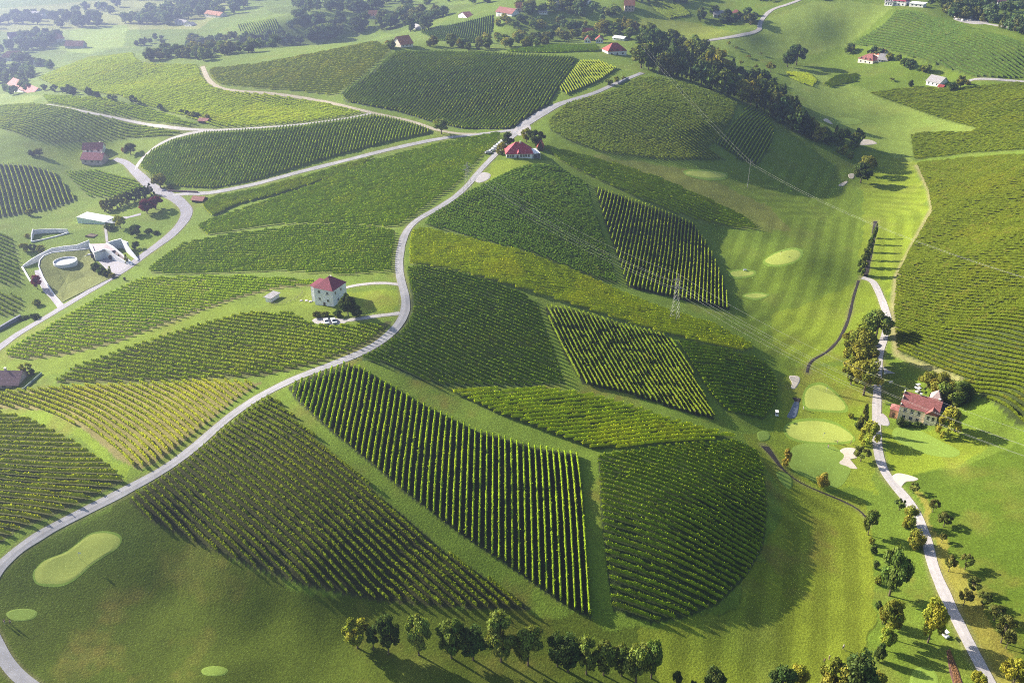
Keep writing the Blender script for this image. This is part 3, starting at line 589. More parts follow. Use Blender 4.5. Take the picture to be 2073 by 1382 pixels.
# ------------------------------------------------------------------ vine rows
VINE = leafmat("vine_leaves", .33, nscale=1.1, var=.30)
POST = pmat("weathered_post", (.22, .20, .16), .8, .2, 3)
rows = []
for fi, f in enumerate(fields):
    poly = f['poly']; g = f['guide']; sp = f['sp']
    x0, y0 = poly.min(0); x1, y1 = poly.max(0)
    if len(g) == 2:
        d = (g[1] - g[0]) / np.linalg.norm(g[1] - g[0]); nv = np.array([-d[1], d[0]])
        s = poly @ nv; u = poly @ d
        levels = np.arange(s.min() + sp / 2, s.max(), sp)
        for lv in levels:
            t = np.arange(u.min(), u.max(), .5)
            P = nv * lv + d * t[:, None]
            P = P + nv * ((vnoise(t / 25, t * 0 + lv / 40, 15) - .5) * .5)[:, None]
            rows.append((fi, lv, P))
    else:                                   # concentric arcs through the guide
        M = np.hstack([2 * g, np.ones((len(g), 1))]); sol = np.linalg.lstsq(M, (g ** 2).sum(1), rcond=None)[0]
        c = sol[:2]; rr = np.linalg.norm(poly - c, axis=1); an = np.arctan2(poly[:, 1] - c[1], poly[:, 0] - c[0])
        m0 = np.arctan2(np.sin(an).mean(), np.cos(an).mean()); an = (an - m0 + math.pi) % (2 * math.pi) - math.pi
        for lv in np.arange(rr.min(), rr.max(), sp):
            th = m0 + np.arange(an.min(), an.max(), .5 / lv)
            rows.append((fi, lv, c + lv * np.stack([np.cos(th), np.sin(th)], 1)))
runs = []
RB = np.vstack(RIBS)
for fi, lv, P in rows:
    ok = inside(P[:, 0], P[:, 1], fields[fi]['poly'])
    if ok.any():
        k = np.where(ok)[0]; q0 = P[k].min(0) - 6; q1 = P[k].max(0) + 6
        rb = RB[(RB[:, 0] > q0[0]) & (RB[:, 0] < q1[0]) & (RB[:, 1] > q0[1]) & (RB[:, 1] < q1[1])]
        if len(rb):
            dd = (np.hypot(P[k, 0][:, None] - rb[None, :, 0], P[k, 1][:, None] - rb[None, :, 1]) - rb[None, :, 2]).min(1); ok[k[dd < 1.4]] = False
    e = np.diff(np.concatenate([[0], ok.astype(int), [0]])); st = np.where(e == 1)[0]; en = np.where(e == -1)[0]
    for a, b in zip(st, en):
        if b - a >= 12:
            S = P[a:b]; dist = np.hypot(*S.mean(0)); runs.append([fi, lv, S, dist, (b - a) * .5 / dist ** 1.6 * 1e4])
rank = sorted(range(len(runs)), key=lambda i: -runs[i][4]); big = set(rank[:300])
def row_mesh(S, fi, dist, seed):
    """jagged hedge of leaves along S; returns V, F4, C"""
    f = fields[fi]; rg = np.random.default_rng(seed)
    step = 1 if dist < 430 else (2 if dist < 650 else 3)
    S = S[::step] if len(S) > 6 * step else S
    m = len(S); tg = np.gradient(S, axis=0); tg /= np.linalg.norm(tg, axis=1)[:, None] + 1e-9; nv = np.stack([-tg[:, 1], tg[:, 0]], 1)
    gz = zat(S[:, 0], S[:, 1])
    cx, cy = S[:, 0], S[:, 1]
    gap = fbm(cx / 3.5, cy / 3.5, 41, 2); vig = .78 + .36 * gap + rg.normal(0, .06, m)
    weak = fbm(cx / 7, cy / 5, 143, 2); vig = vig * np.clip(.35 + (weak - .22) * 5, .35, 1)
    vig = np.where(gap < .24, .30, vig); vig[[0, -1]] *= .7
    if dist < 650: prof = [(-.08, .5), (-.24, .8), (-.20, 1.45), (0, 1.85), (.20, 1.45), (.24, .8), (.08, .5)]
    else: prof = [(-.28, .4), (-.26, 1.35), (0, 1.85), (.26, 1.35), (.28, .4)]
    q = len(prof); V = np.zeros((m, q, 3))
    for k, (a, h) in enumerate(prof):
        la = a * (.8 + .5 * vig) + rg.normal(0, .06, m); hh = h * (.55 + .45 * vig) + rg.normal(0, .10, m) * (h / 2)
        V[:, k, :2] = S + nv * la[:, None] + tg * rg.normal(0, .08, m)[:, None]; V[:, k, 2] = gz + np.maximum(hh, .15)
    g = np.arange(m * q).reshape(m, q)
    F = np.stack([g[:-1, :-1].ravel(), g[1:, :-1].ravel(), g[1:, 1:].ravel(), g[:-1, 1:].ravel()], 1)
    V = V.reshape(-1, 3)
    lf = np.array(f['leaf']) * (2.0, 2.25, .66); t1 = fbm(cx / 18, cy / 18, 81, 3); t2 = fbm(cx / 2.2, cy / 2.2, 91, 2)
    c = lf * (.75 + .5 * t2)[:, None]
    yw = np.clip((t1 - .5) * 4, 0, 1)[:, None] * .5; c = c * (1 - yw) + np.array([lf[0] * 1.35, lf[1] * 1.15, lf[2]]) * yw
    bw = np.clip((t2 - .66) * 6, 0, 1)[:, None] * .35; c = c * (1 - bw) + np.array([.15, .10, .03]) * bw
    C = np.repeat(c, q, 0)
    nl = 0 if dist > 560 else int(m * (5 if dist < 330 else 3 if dist < 430 else 2.2))
    if nl:
        i = rg.integers(0, m, nl); a = rg.normal(0, .17, nl); h = rg.uniform(.6, 1.95, nl) ** 1.0
        ctr = np.concatenate([S[i] + nv[i] * a[:, None] + tg[i] * rg.uniform(-.3, .3, nl)[:, None], (gz[i] + h * (.5 + .5 * vig[i]))[:, None]], 1)
        sz = rg.uniform(.09, .18, nl); e1 = rg.normal(0, 1, (nl, 3)); e1 /= np.linalg.norm(e1, axis=1)[:, None]
        e2 = np.cross(e1, rg.normal(0, 1, (nl, 3))); e2 /= np.linalg.norm(e2, axis=1)[:, None]
        e1 *= sz[:, None]; e2 *= sz[:, None]
        LV = np.stack([ctr - e1 - e2, ctr + e1 - e2, ctr + e1 + e2, ctr - e1 + e2], 1).reshape(-1, 3)
        LF = np.arange(nl * 4).reshape(nl, 4) + len(V)
        LC = np.repeat(c[i] * rg.uniform(.85, 1.25, nl)[:, None], 4, 0)
        V = np.vstack([V, LV]); F = np.vstack([F, LF]); C = np.vstack([C, LC])
    return V, F, C
pm = MB(); pm.box(-.04, .04, -.04, .04, -.1, 1.7); post_me = pm.mesh("end_post", POST)
order = {}
for i, r in enumerate(runs):
    order.setdefault(r[0], []).append(i)
labels = {}
for fi, ids in order.items():
    P = {i: project([[*runs[i][2].mean(0), float(zat(*runs[i][2].mean(0)))]])[0] for i in ids}
    xs = [p[0] for p in P.values()]; ys = [p[1] for p in P.values()]
    horiz = (max(xs) - min(xs)) > (max(ys) - min(ys)) * 1.0
    bi = [i for i in ids if i in big]
    srt = sorted(bi, key=lambda i: P[i][0] if horiz else P[i][1])
    for k, i in enumerate(srt):
        labels[i] = f"{ordinal(k + 1)} leafy vine row from the {'left' if horiz else 'top'} in {fields[fi]['phrase']}"
stuffV, stuffF, stuffC, nv_ = [], [], [], 0
for i, (fi, lv, S, dist, sc) in enumerate(runs):
    V, F, C = row_mesh(S, fi, dist, 1000 + i)
    if i in big:
        o = link("vine_row", rawmesh("vine_row", V, F, [VINE], C)); tag(o, labels[i], "vine row", "rows of vines in the " + fields[fi]['phrase'][4:])
        for e in (0, -1):
            po = link("post", post_me, o); po.location = (S[e][0], S[e][1], float(zat(*S[e])))
    else:
        stuffV.append(V); stuffF.append(F + nv_); stuffC.append(C); nv_ += len(V)
if stuffV:
    o = link("vineyard", rawmesh("vineyard", np.vstack(stuffV), np.vstack(stuffF), [VINE], np.vstack(stuffC)))
    tag(o, "trellised vine rows of the smaller and more distant vineyard blocks", "vineyard", kind="stuff")
print("rows", len(runs), "stuff verts", nv_)
# ------------------------------------------------------------------ trees
LEAF = leafmat("tree_leaves", .25, objcol=True, nscale=.35, var=.22)
BARK = pmat("bark", (.11, .085, .06), .9, .25, 3, bump=.4)
def crown_geo(kind, nleaf, seed, leaf, near_=True):
    rg = np.random.default_rng(seed)
    B = []
    if kind == 'round':
        for _ in range(30):
            d = rg.normal(0, 1, 3); d /= np.linalg.norm(d); r = rg.uniform(.35, 1) ** .6
            zz = d[2] * r; wid = .36 * (1.05 - .25 * max(zz, 0))
            B.append((d[0] * r * wid, d[1] * r * wid, (.57 if near_ else .50) + zz * (.33 if near_ else .40), rg.uniform(.09, .16)))
    elif kind == 'poplar':
        for _ in range(34):
            h = rg.uniform(.12, .93); w = .34 * math.sin(math.pi * min(1, h * .9 + .12)) ** .7; a = rg.uniform(0, 6.28)
            B.append((math.cos(a) * w * rg.uniform(.2, 1), math.sin(a) * w * rg.uniform(.2, 1), h, rg.uniform(.07, .12)))
    elif kind == 'conifer':
        for _ in range(40):
            h = rg.uniform(.1, .95); w = .42 * (1 - h) + .02; a = rg.uniform(0, 6.28)
            B.append((math.cos(a) * w, math.sin(a) * w, h, .05 + .08 * (1 - h)))
    elif kind == 'open':
        for _ in range(16):
            d = rg.normal(0, 1, 3); d /= np.linalg.norm(d)
            B.append((d[0] * .36, d[1] * .36, .62 + d[2] * .24, rg.uniform(.09, .15)))
    elif kind == 'willow':
        for _ in range(34):
            a = rg.uniform(0, 6.28); w = rg.uniform(.1, .40)
            h = .85 - w * w * 2.2 - rg.uniform(0, .45) * (w > .25)
            B.append((math.cos(a) * w, math.sin(a) * w, h, rg.uniform(.08, .12)))
    else:  # bush
        for _ in range(24):
            d = rg.normal(0, 1, 3); d /= np.linalg.norm(d); r = rg.uniform(.4, 1) ** .6
            B.append((d[0] * r * .38, d[1] * r * .38, max(.1, .42 + d[2] * r * .38), rg.uniform(.12, .2)))
    B = np.array(B); i = rg.integers(0, len(B), nleaf)
    d = rg.normal(0, 1, (nleaf, 3)); d /= np.linalg.norm(d, axis=1)[:, None]; d[:, 2] += .25
    sq = 1.0 if kind != 'willow' else 1.9
    c = B[i, :3] + d * (B[i, 3] * rg.uniform(.6, 1.12, nleaf))[:, None] * np.array([1, 1, .8 * sq])
    c[:, 2] = np.maximum(c[:, 2], .03)
    nrm = d + rg.normal(0, .55, (nleaf, 3)); nrm /= np.linalg.norm(nrm, axis=1)[:, None]
    e1 = np.cross(nrm, rg.normal(0, 1, (nleaf, 3))); e1 /= np.linalg.norm(e1, axis=1)[:, None]; e2 = np.cross(nrm, e1)
    s = leaf * rg.uniform(.6, 1.3, nleaf)[:, None]; e1 *= s; e2 *= s * .8
    V = np.stack([c - e1 - e2 * .3, c + e1 * .2 - e2, c + e1 + e2 * .3, c - e1 * .2 + e2], 1).reshape(-1, 3)
    bc = rg.uniform(.75, 1.25, len(B))[i] * rg.uniform(.75, 1.25, nleaf)
    hue = rg.uniform(.88, 1.15, len(B))[i]
    C = np.stack([bc * hue, bc, bc * .9], 1)
    return V, np.arange(nleaf * 4).reshape(-1, 4), np.repeat(C, 4, 0), B
def trunk_mb(kind, B, seed):
    m = MB(); h = {'round': .45, 'open': .42, 'willow': .5, 'poplar': .8, 'conifer': .85, 'bush': .25}[kind]
    m.bar((0, 0, -.03), (.01, 0, h), .035, 7, .016)
    rg = random.Random(seed)
    if kind in ('round', 'open', 'willow', 'bush'):
        for b in B[:6]: m.bar((.005, 0, h * rg.uniform(.5, .95)), (b[0] * .8, b[1] * .8, b[2]), .014, 5, .005)
    return m
CROWN = {}
def variant(kind, near, v):
    k = (kind, near, v)
    if k not in CROWN:
        nl, ls = (4200, .032) if near else (900, .062)
        if kind == 'open': nl = int(nl * .6)
        V, F, C, B = crown_geo(kind, nl, v * 7 + len(kind) * 101, ls, near)
        tm = trunk_mb(kind, B, v)
        if near:
            CROWN[k] = (rawmesh("crown", V, F, [LEAF], C), tm.mesh("trunk", BARK))
        else:
            T = np.array(tm.v); f4 = np.array(tm.f4) + len(V); f3 = np.array(tm.f3) + len(V)
            me = rawmesh("tree", np.vstack([V, T]), [np.vstack([F, f4]), f3], [LEAF, BARK], np.vstack([C, np.tile((.5, .35, .25), (len(T), 1))]),
                         midx=[0] * len(F) + [1] * (len(f4) + len(f3)))
            CROWN[k] = (me, None)
    return CROWN[k]
TC = dict(green=(.066, .09, .026), dark=(.036, .054, .02), lite=(.095, .115, .035), olive=(.105, .11, .025), yellow=(.12, .13, .022), ygreen=(.13, .145, .028),
          brown=(.066, .074, .026), rust=(.12, .085, .03), red=(.10, .025, .04), blue=(.05, .075, .035), orange=(.15, .135, .035), plum=(.09, .02, .05))
KNAME = dict(round="broadleaf_tree", poplar="poplar_tree", conifer="conifer_tree", open="fruit_tree", willow="willow_tree", bush="shrub")
tcount = [0]
def tree(kind, x, y, hpx, wpx, col, label, group=None, near=None, world=None):
    p = cast([(x, y)])[0] if world is None else np.array(world)
    d = project([p])[0][2]; v = (y - IH / 2) / FPX; vf = CP - v * SP if world is None else .93
    if group and ('path' in group or 'creek' in group or 'house' in group or 'greens' in group): hpx *= .9; wpx *= .84
    H = hpx * d / FPX / vf; Wd = wpx * d / FPX
    tcount[0] += 1; sd_ = tcount[0]
    near = (hpx > 24) if near is None else near
    rg = random.Random(sd_ * 13); me, tr = variant(kind, near, sd_ % 4)
    c = TC[col]; j = rg.uniform(.85, 1.15); c4 = (c[0] * j * 2.0 * rg.uniform(.93, 1.1), c[1] * j * 2.0, c[2] * j * 1.6, 1)
    cat = 'shrub' if kind == 'bush' else 'tree'
    base = (p[0], p[1], p[2] - .1); sc = (Wd / .84, Wd / .84 * rg.uniform(.9, 1.1), H / .98); rz = rg.uniform(0, 6.28)
    if near:
        t = empty(KNAME[kind], base, rz, label, cat, group); t.scale = sc
        a = link("crown", me, t); a.color = c4; link("trunk", tr, t)
    else:
        t = link(KNAME[kind], me); t.location = base; t.rotation_euler = (0, 0, rz); t.scale = sc; t.color = c4; tag(t, label, cat, group)
    return t
CW = dict(green="green", dark="dark green", lite="light green", olive="olive green", yellow="yellow", ygreen="yellow-green", brown="brownish", rust="rust-brown", red="dark red", blue="bluish green", orange="orange-yellow", plum="plum-red")
KW = dict(round="round tree", poplar="tall slim tree", conifer="pointed conifer", open="open-crowned tree", willow="drooping tree", bush="low shrub")
def tree_row(spec, phrase, group):
    """spec: (kind, x, base y, top y, width, colour)"""
    L = sorted(spec, key=lambda s: (s[1])); vertical = (max(s[2] for s in L) - min(s[2] for s in L)) > (L[-1][1] - L[0][1])
    if vertical: L = sorted(spec, key=lambda s: s[2])
    for i, s in enumerate(L):
        where = f"{ordinal(i + 1)} from the {'top' if vertical else 'left'} " if len(L) > 1 else ""
        tree(s[0], s[1], s[2], s[2] - s[3], s[4], s[5], f"{CW[s[5]]} {KW[s[0]]}, {where}{phrase}", group if len(L) > 1 else None)
tree_row([('round', 724, 1311, 1251, 50, 'ygreen'), ('round', 757, 1316, 1266, 26, 'dark'), ('round', 787, 1323, 1247, 50, 'dark'), ('round', 848, 1325, 1246, 50, 'lite'), ('round', 914, 1331, 1251, 58, 'green'),
          ('round', 958, 1335, 1274, 58, 'dark'), ('round', 1014, 1338, 1243, 66, 'lite'), ('round', 1069, 1346, 1265, 56, 'green'), ('round', 1128, 1348, 1277, 44, 'dark'), ('round', 1150, 1358, 1292, 62, 'dark'), ('round', 1187, 1364, 1290, 50, 'green'),
          ('round', 1222, 1366, 1298, 50, 'green'), ('round', 1258, 1367, 1302, 46, 'green'), ('round', 1287, 1381, 1308, 58, 'lite'), ('round', 1318, 1372, 1298, 46, 'green')], "in the lower fairway row", "trees in the row on the lower fairway")
tree_row([('round', 1370, 1392, 1358, 22, 'dark'), ('round', 1402, 1402, 1376, 18, 'dark'), ('round', 1442, 1412, 1354, 46, 'dark'), ('round', 1581, 1412, 1355, 52, 'dark'), ('bush', 1616, 1388, 1343, 36, 'ygreen'),
          ('round', 1685, 1425, 1338, 70, 'olive'), ('round', 1728, 1428, 1330, 76, 'dark'), ('round', 1768, 1410, 1362, 40, 'olive')], "at the bottom edge, right of the row", "trees at the bottom edge")
tree_row([('round', 1757, 1082, 1022, 36, 'green'), ('round', 1800, 1205, 1094, 64, 'green'), ('round', 1797, 1290, 1205, 50, 'olive'), ('bush', 1786, 1262, 1215, 30, 'olive'), ('round', 1790, 1315, 1262, 40, 'ygreen'),
          ('bush', 1779, 1338, 1292, 24, 'dark'), ('bush', 1768, 1120, 1098, 16, 'dark'), ('bush', 1764, 1100, 1082, 14, 'olive'), ('bush', 1773, 1150, 1130, 16, 'dark'), ('bush', 1776, 1182, 1160, 18, 'olive'), ('bush', 1777, 1232, 1212, 16, 'dark')], "beside the lower creek", "trees beside the lower creek")
tree_row([('bush', 1837, 1068, 1014, 34, 'olive'), ('bush', 1850, 1108, 1060, 40, 'olive'), ('round', 1878, 1300, 1208, 60, 'yellow'), ('open', 1820, 1032, 1008, 26, 'dark'), ('bush', 1975, 1398, 1348, 34, 'yellow')], "on the left side of the pale path", "trees on the left of the path")
tree_row([('open', 1848, 998, 974, 22, 'brown'), ('open', 1888, 1036, 1008, 24, 'brown'), ('open', 1910, 1066, 1036, 32, 'brown'), ('open', 1906, 1098, 1076, 16, 'brown'), ('open', 1920, 1156, 1120, 28, 'brown'), ('open', 1953, 1152, 1118, 30, 'brown'), ('open', 1966, 1200, 1166, 32, 'brown'),
          ('open', 1950, 1225, 1190, 32, 'brown'), ('open', 1988, 1228, 1195, 32, 'brown'), ('open', 2012, 1255, 1222, 38, 'brown'), ('open', 2026, 1300, 1245, 44, 'brown'), ('open', 2036, 1312, 1275, 30, 'brown'), ('open', 2045, 1398, 1332, 64, 'yellow')], "in the orchard strip", "fruit trees along the path")
tree_row([('poplar', 1590, 943, 905, 26, 'orange'), ('bush', 1664, 985, 950, 28, 'orange')], "on the creek bank below the greens", "autumn trees by the greens")
tree_row([('open', 1742, 933, 906, 30, 'brown')], "beside the large sand bunker", None)
tree_row([('willow', 1758, 896, 855, 38, 'ygreen')], "overhanging the path by the house", None)
tree_row([('conifer', 1744, 872, 812, 26, 'brown'), ('bush', 1738, 868, 848, 20, 'dark'), ('bush', 1722, 845, 832, 14, 'ygreen')], "between the green and the path", "plants between green and path")
tree_row([('willow', 1916, 880, 827, 42, 'ygreen')], "at the right end of the ochre house", None)
tree_row([('bush', 1822, 862, 838, 22, 'dark'), ('bush', 1838, 862, 850, 18, 'dark'), ('bush', 1858, 864, 852, 20, 'dark')], "against the front of the ochre house", "shrubs against the ochre house")
tree_row([('round', 1772, 688, 628, 58, 'green'), ('round', 1738, 738, 660, 56, 'olive'), ('round', 1722, 712, 668, 40, 'olive'), ('round', 1725, 762, 700, 46, 'olive'), ('round', 1748, 800, 730, 58, 'olive'), ('round', 1722, 778, 728, 40, 'olive'), ('round', 1752, 752, 700, 40, 'olive')], "left of the parking place", "trees left of the parking place")
tree_row([('bush', 1876, 784, 742, 44, 'olive'), ('bush', 1900, 800, 745, 52, 'olive'), ('bush', 1925, 818, 758, 56, 'green'), ('bush', 1950, 812, 768, 42, 'dark')], "in the thicket behind the ochre house", "shrubs behind the ochre house")
tree_row([('poplar', 1770, 482, 450, 13, 'green'), ('poplar', 1765, 495, 460, 15, 'green'), ('poplar', 1760, 510, 474, 18, 'green'), ('poplar', 1754, 526, 486, 22, 'lite'), ('poplar', 1748, 540, 500, 26, 'green'), ('poplar', 1743, 557, 512, 28, 'green')], "in the line along the upper creek", "trees along the upper creek")
tree_row([('round', 1752, 352, 313, 32, 'olive'), ('round', 1742, 370, 330, 38, 'dark'), ('bush', 1705, 312, 290, 20, 'ygreen'), ('bush', 1722, 322, 305, 12, 'lite'), ('bush', 1765, 340, 318, 16, 'olive')], "below the end of the wooded spur", "trees below the wooded spur")
# the wooded spur
spur = dense(PP("1290,135 1340,148 1400,164 1450,184 1500,204 1550,224 1600,258 1650,284 1700,294 1738,300"), 1e6)
S_ = np.array(PP("1290,137 1340,150 1400,166 1450,186 1500,206 1550,227 1600,261 1650,287 1700,298 1738,304"))
L_ = np.concatenate([[0], np.cumsum(np.linalg.norm(np.diff(S_, axis=0), axis=1))])
rg = random.Random(5); spec = []
for row_, (dy, nrow, hh) in enumerate(((-1, 22, 50), (-15, 20, 52), (-32, 15, 50), (-48, 7, 48))):
    for k in range(nrow):
        t = (k + .5 * (row_ % 2) + .3 + rg.uniform(-.25, .25)) / nrow * L_[-1] * (1 if row_ < 2 else .72 if row_ == 2 else .35)
        x = np.interp(t, L_, S_[:, 0]) + (0 if row_ < 2 else 4); y = np.interp(t, L_, S_[:, 1]) + dy * (1 if t < 300 else .6)
        kind = rg.choice(['round', 'round', 'round', 'conifer', 'bush']); h = hh * rg.uniform(.75, 1.1) * (1 if t < 360 else .72)
        spec.append((kind, x, y, y - h, h * rg.uniform(.62, .85) * (.7 if kind == 'conifer' else 1), rg.choice(['dark', 'dark', 'blue', 'green', 'green', 'olive', 'brown', 'dark', 'green'])))
spec.sort(key=lambda s: s[1])
for i, s in enumerate(spec):
    tree(s[0], s[1], s[2], s[2] - s[3], s[4], s[5], f"{CW[s[5]]} {KW[s[0]]}, {ordinal(i + 1)} from the upper left in the wooded spur", "trees of the wooded spur", near=False)
tree_row([('round', 1612, 132, 88, 38, 'dark'), ('round', 1594, 136, 106, 30, 'dark'), ('open', 1560, 146, 126, 20, 'olive')], "on the meadow right of the spur", "trees on the upper meadow")
tree_row([('round', 1029, 297, 268, 26, 'dark'), ('bush', 1018, 305, 285, 20, 'olive'), ('round', 1066, 288, 258, 28, 'olive'), ('round', 1088, 298, 262, 30, 'dark'), ('bush', 1012, 312, 298, 16, 'olive')], "around the red-roofed inn", "trees around the inn")
tree_row([('round', 894, 272, 240, 32, 'lite')], "standing alone at the farm track fork", None)
tree_row([('bush', 1232, 172, 157, 15, 'lite'), ('bush', 1248, 165, 153, 12, 'ygreen'), ('bush', 1262, 162, 152, 10, 'lite')], "beside the ridge road", "shrubs by the ridge road")
tree_row([('round', 705, 640, 588, 40, 'dark'), ('bush', 722, 640, 612, 26, 'dark'), ('bush', 642, 642, 627, 20, 'brown'), ('bush', 658, 641, 627, 20, 'brown'), ('bush', 684, 640, 624, 22, 'dark')], "below the white hill house", "plants below the white hill house")
tree_row([(('conifer' if i % 2 else 'round'), 212 + i * 8.5, 430 - i * 3.1, 404 - i * 3.0, 15, ('olive' if i < 6 else 'dark')) for i in range(12)], "behind the green shed", "trees behind the green shed")
tree_row([('round', 298, 432, 404, 28, 'plum'), ('round', 316, 424, 396, 30, 'plum')], "beside the green shed's yard", "red trees by the yard")
tree_row([('round', 244, 462, 436, 26, 'ygreen'), ('bush', 223, 463, 450, 22, 'dark'), ('round', 276, 476, 455, 24, 'dark'), ('round', 276, 504, 487, 16, 'dark'), ('bush', 300, 470, 462, 16, 'dark'), ('bush', 316, 474, 466, 14, 'dark')], "on the winery lawn", "plants on the winery lawn")
tree_row([('round', 76, 585, 557, 22, 'plum')], "over the sunken winery ramp", None)
tree_row([('bush', 196, 548, 530, 20, 'dark'), ('bush', 206, 554, 538, 18, 'dark'), ('bush', 216, 559, 546, 16, 'dark'), ('bush', 228, 562, 552, 14, 'brown')], "in the hedge beside the winery court", "shrubs beside the winery court")
tree_row([('poplar', 224, 555, 538, 8, 'ygreen'), ('poplar', 257, 534, 515, 9, 'ygreen'), ('poplar', 242, 526, 515, 8, 'lite')], "in the winery court", "small trees in the winery court")
tree_row([('bush', 50, 508, 488, 16, 'olive'), ('round', 68, 508, 492, 16, 'dark'), ('bush', 84, 510, 494, 16, 'olive'), ('bush', 55, 480, 472, 12, 'olive')], "on the bank left of the winery", "shrubs left of the winery")
tree_row([('bush', 62, 436, 420, 14, 'yellow')], "below the left post rows", None)
tree_row([('bush', 70, 645, 632, 20, 'dark'), ('bush', 50, 645, 638, 20, 'dark'), ('bush', 75, 618, 604, 16, 'olive')], "beside the road below the winery", "shrubs below the winery")
tree_row([('open', 54, 756, 733, 26, 'olive'), ('bush', 66, 758, 742, 16, 'dark')], "beside the lower left house", "plants by the lower left house")
tree_row([('round', 265, 314, 286, 26, 'brown'), ('bush', 252, 308, 296, 14, 'rust')], "beside the drive of the twin-roofed house", "trees by the twin-roofed house")
tree_row([('round', 325, 380, 352, 32, 'olive'), ('bush', 345, 384, 374, 16, 'brown')], "at the winery road junction", "trees at the junction")
tree_row([('round', 80, 316, 300, 18, 'brown'), ('bush', 65, 314, 302, 14, 'dark')], "in the hollow at the left", "trees in the left hollow")
# far clumps: outline, count, height px, phrase
FARC = [("70,190 160,196 210,206 278,214 275,204 180,188 90,182", 13, 18, "in the hedge behind the curved strip", ['blue', 'dark', 'dark'], 'hedge'),
 ("296,222 330,224 360,234 425,243 420,238 340,226", 8, 14, "above the farm track fork", ['blue', 'olive', 'dark'], 'a'),
 ("285,124 400,126 470,112 560,100 690,76 700,64 560,85 450,98 300,112", 26, 25, "in the belt behind the left ridge", ['blue', 'dark', 'green', 'brown'], 'b'),
 ("700,70 760,66 830,70 870,62 860,48 740,50 700,58", 12, 28, "in the belt below the orange-roofed farm", ['blue', 'dark', 'green'], 'c'),
 ("770,96 800,100 845,98 840,88 780,86", 5, 20, "around the farm on the ridge crest", ['olive', 'green'], 'd'),
 ("850,98 960,104 1080,98 1180,88 1180,78 1060,84 960,92 870,88", 20, 24, "in the belt behind the ridge vineyard", ['blue', 'green', 'olive', 'brown'], 'e'),
 ("1205,75 1270,85 1290,70 1270,55 1230,50", 12, 26, "left of the top of the wooded spur", ['green', 'olive', 'ygreen', 'rust'], 'f'),
 ("-20,170 -20,140 20,120 70,130 110,135 100,150 60,160 20,180", 16, 22, "among the lower left village roofs", ['blue', 'dark'], 'g'),
 ("-20,115 40,80 110,70 130,90 60,105", 14, 22, "among the upper left village roofs", ['blue', 'dark'], 'h'),
 ("120,58 200,56 200,42 130,44", 9, 26, "in the long dark copse at upper left", ['blue'], 'i'),
 ("248,52 340,52 360,40 350,22 260,40", 11, 24, "in the copse left of the white farm", ['blue', 'green'], 'j'),
 ("350,42 480,30 510,12 400,-4 360,10", 14, 24, "in the trees above the white farm", ['blue', 'green'], 'k'),
 ("235,95 330,90 345,78 250,82", 8, 14, "in the hedge across the left fields", ['blue', 'green'], 'l'),
 ("800,46 850,48 910,44 905,30 820,26", 9, 26, "beside the far village plot", ['blue', 'dark', 'brown'], 'm'),
 ("1040,30 1120,32 1260,36 1240,12 1120,8 1050,14", 16, 20, "among the ridge village houses", ['green', 'blue', 'lite', 'brown'], 'n'),
 ("1405,44 1450,48 1530,52 1528,34 1420,28", 12, 22, "around the farm on the upper meadow", ['blue', 'dark', 'green', 'brown'], 'o'),
 ("1690,108 1730,112 1800,128 1850,146 1880,148 1810,118 1720,102", 12, 20, "around the red-roofed farmstead", ['blue', 'green', 'olive'], 'p'),
 ("1905,30 2000,55 2110,82 2110,62 2000,28 1910,10", 22, 24, "in the dark wood at top right", ['blue', 'dark', 'brown'], 'q'),
 ("600,30 680,26 768,28 768,5 640,-2 600,12", 18, 26, "in the dark wood at the top centre", ['blue', 'dark'], 'r')]
STUFF = []
MORE = [("-20,60 120,50 240,30 240,10 100,30 -20,40", 26, 20, "", ['blue', 'dark'], 'k'), ("560,60 640,70 700,50 690,30 600,32", 22, 20, "", ['blue', 'dark'], 'k'), ("930,100 1100,96 1200,84 1200,70 1080,74 940,84", 26, 20, "", ['blue', 'green', 'olive'], 'k'),
        ("1000,62 1200,60 1250,45 1100,38 1010,44", 30, 16, "", ['blue', 'green', 'olive'], 'k'), ("380,100 560,84 600,70 480,74 380,84", 26, 18, "", ['blue', 'dark', 'brown'], 'k'), ("20,200 70,196 60,150 0,170", 12, 20, "", ['blue', 'green'], 'k'),
        ("1260,8 1420,8 1420,-6 1260,-6", 18, 16, "", ['blue', 'dark'], 'k'), ("1520,6 1700,0 1700,-8 1520,-8", 14, 14, "", ['blue', 'green'], 'k'), ("100,0 560,2 560,-8 100,-8", 40, 16, "", ['blue'], 'k'), ("770,12 1000,10 1000,-6 770,-6", 26, 18, "", ['blue', 'green'], 'k'), ("1880,12 2080,30 2080,5 1900,-4", 26, 20, "", ['blue', 'dark'], 'q')]
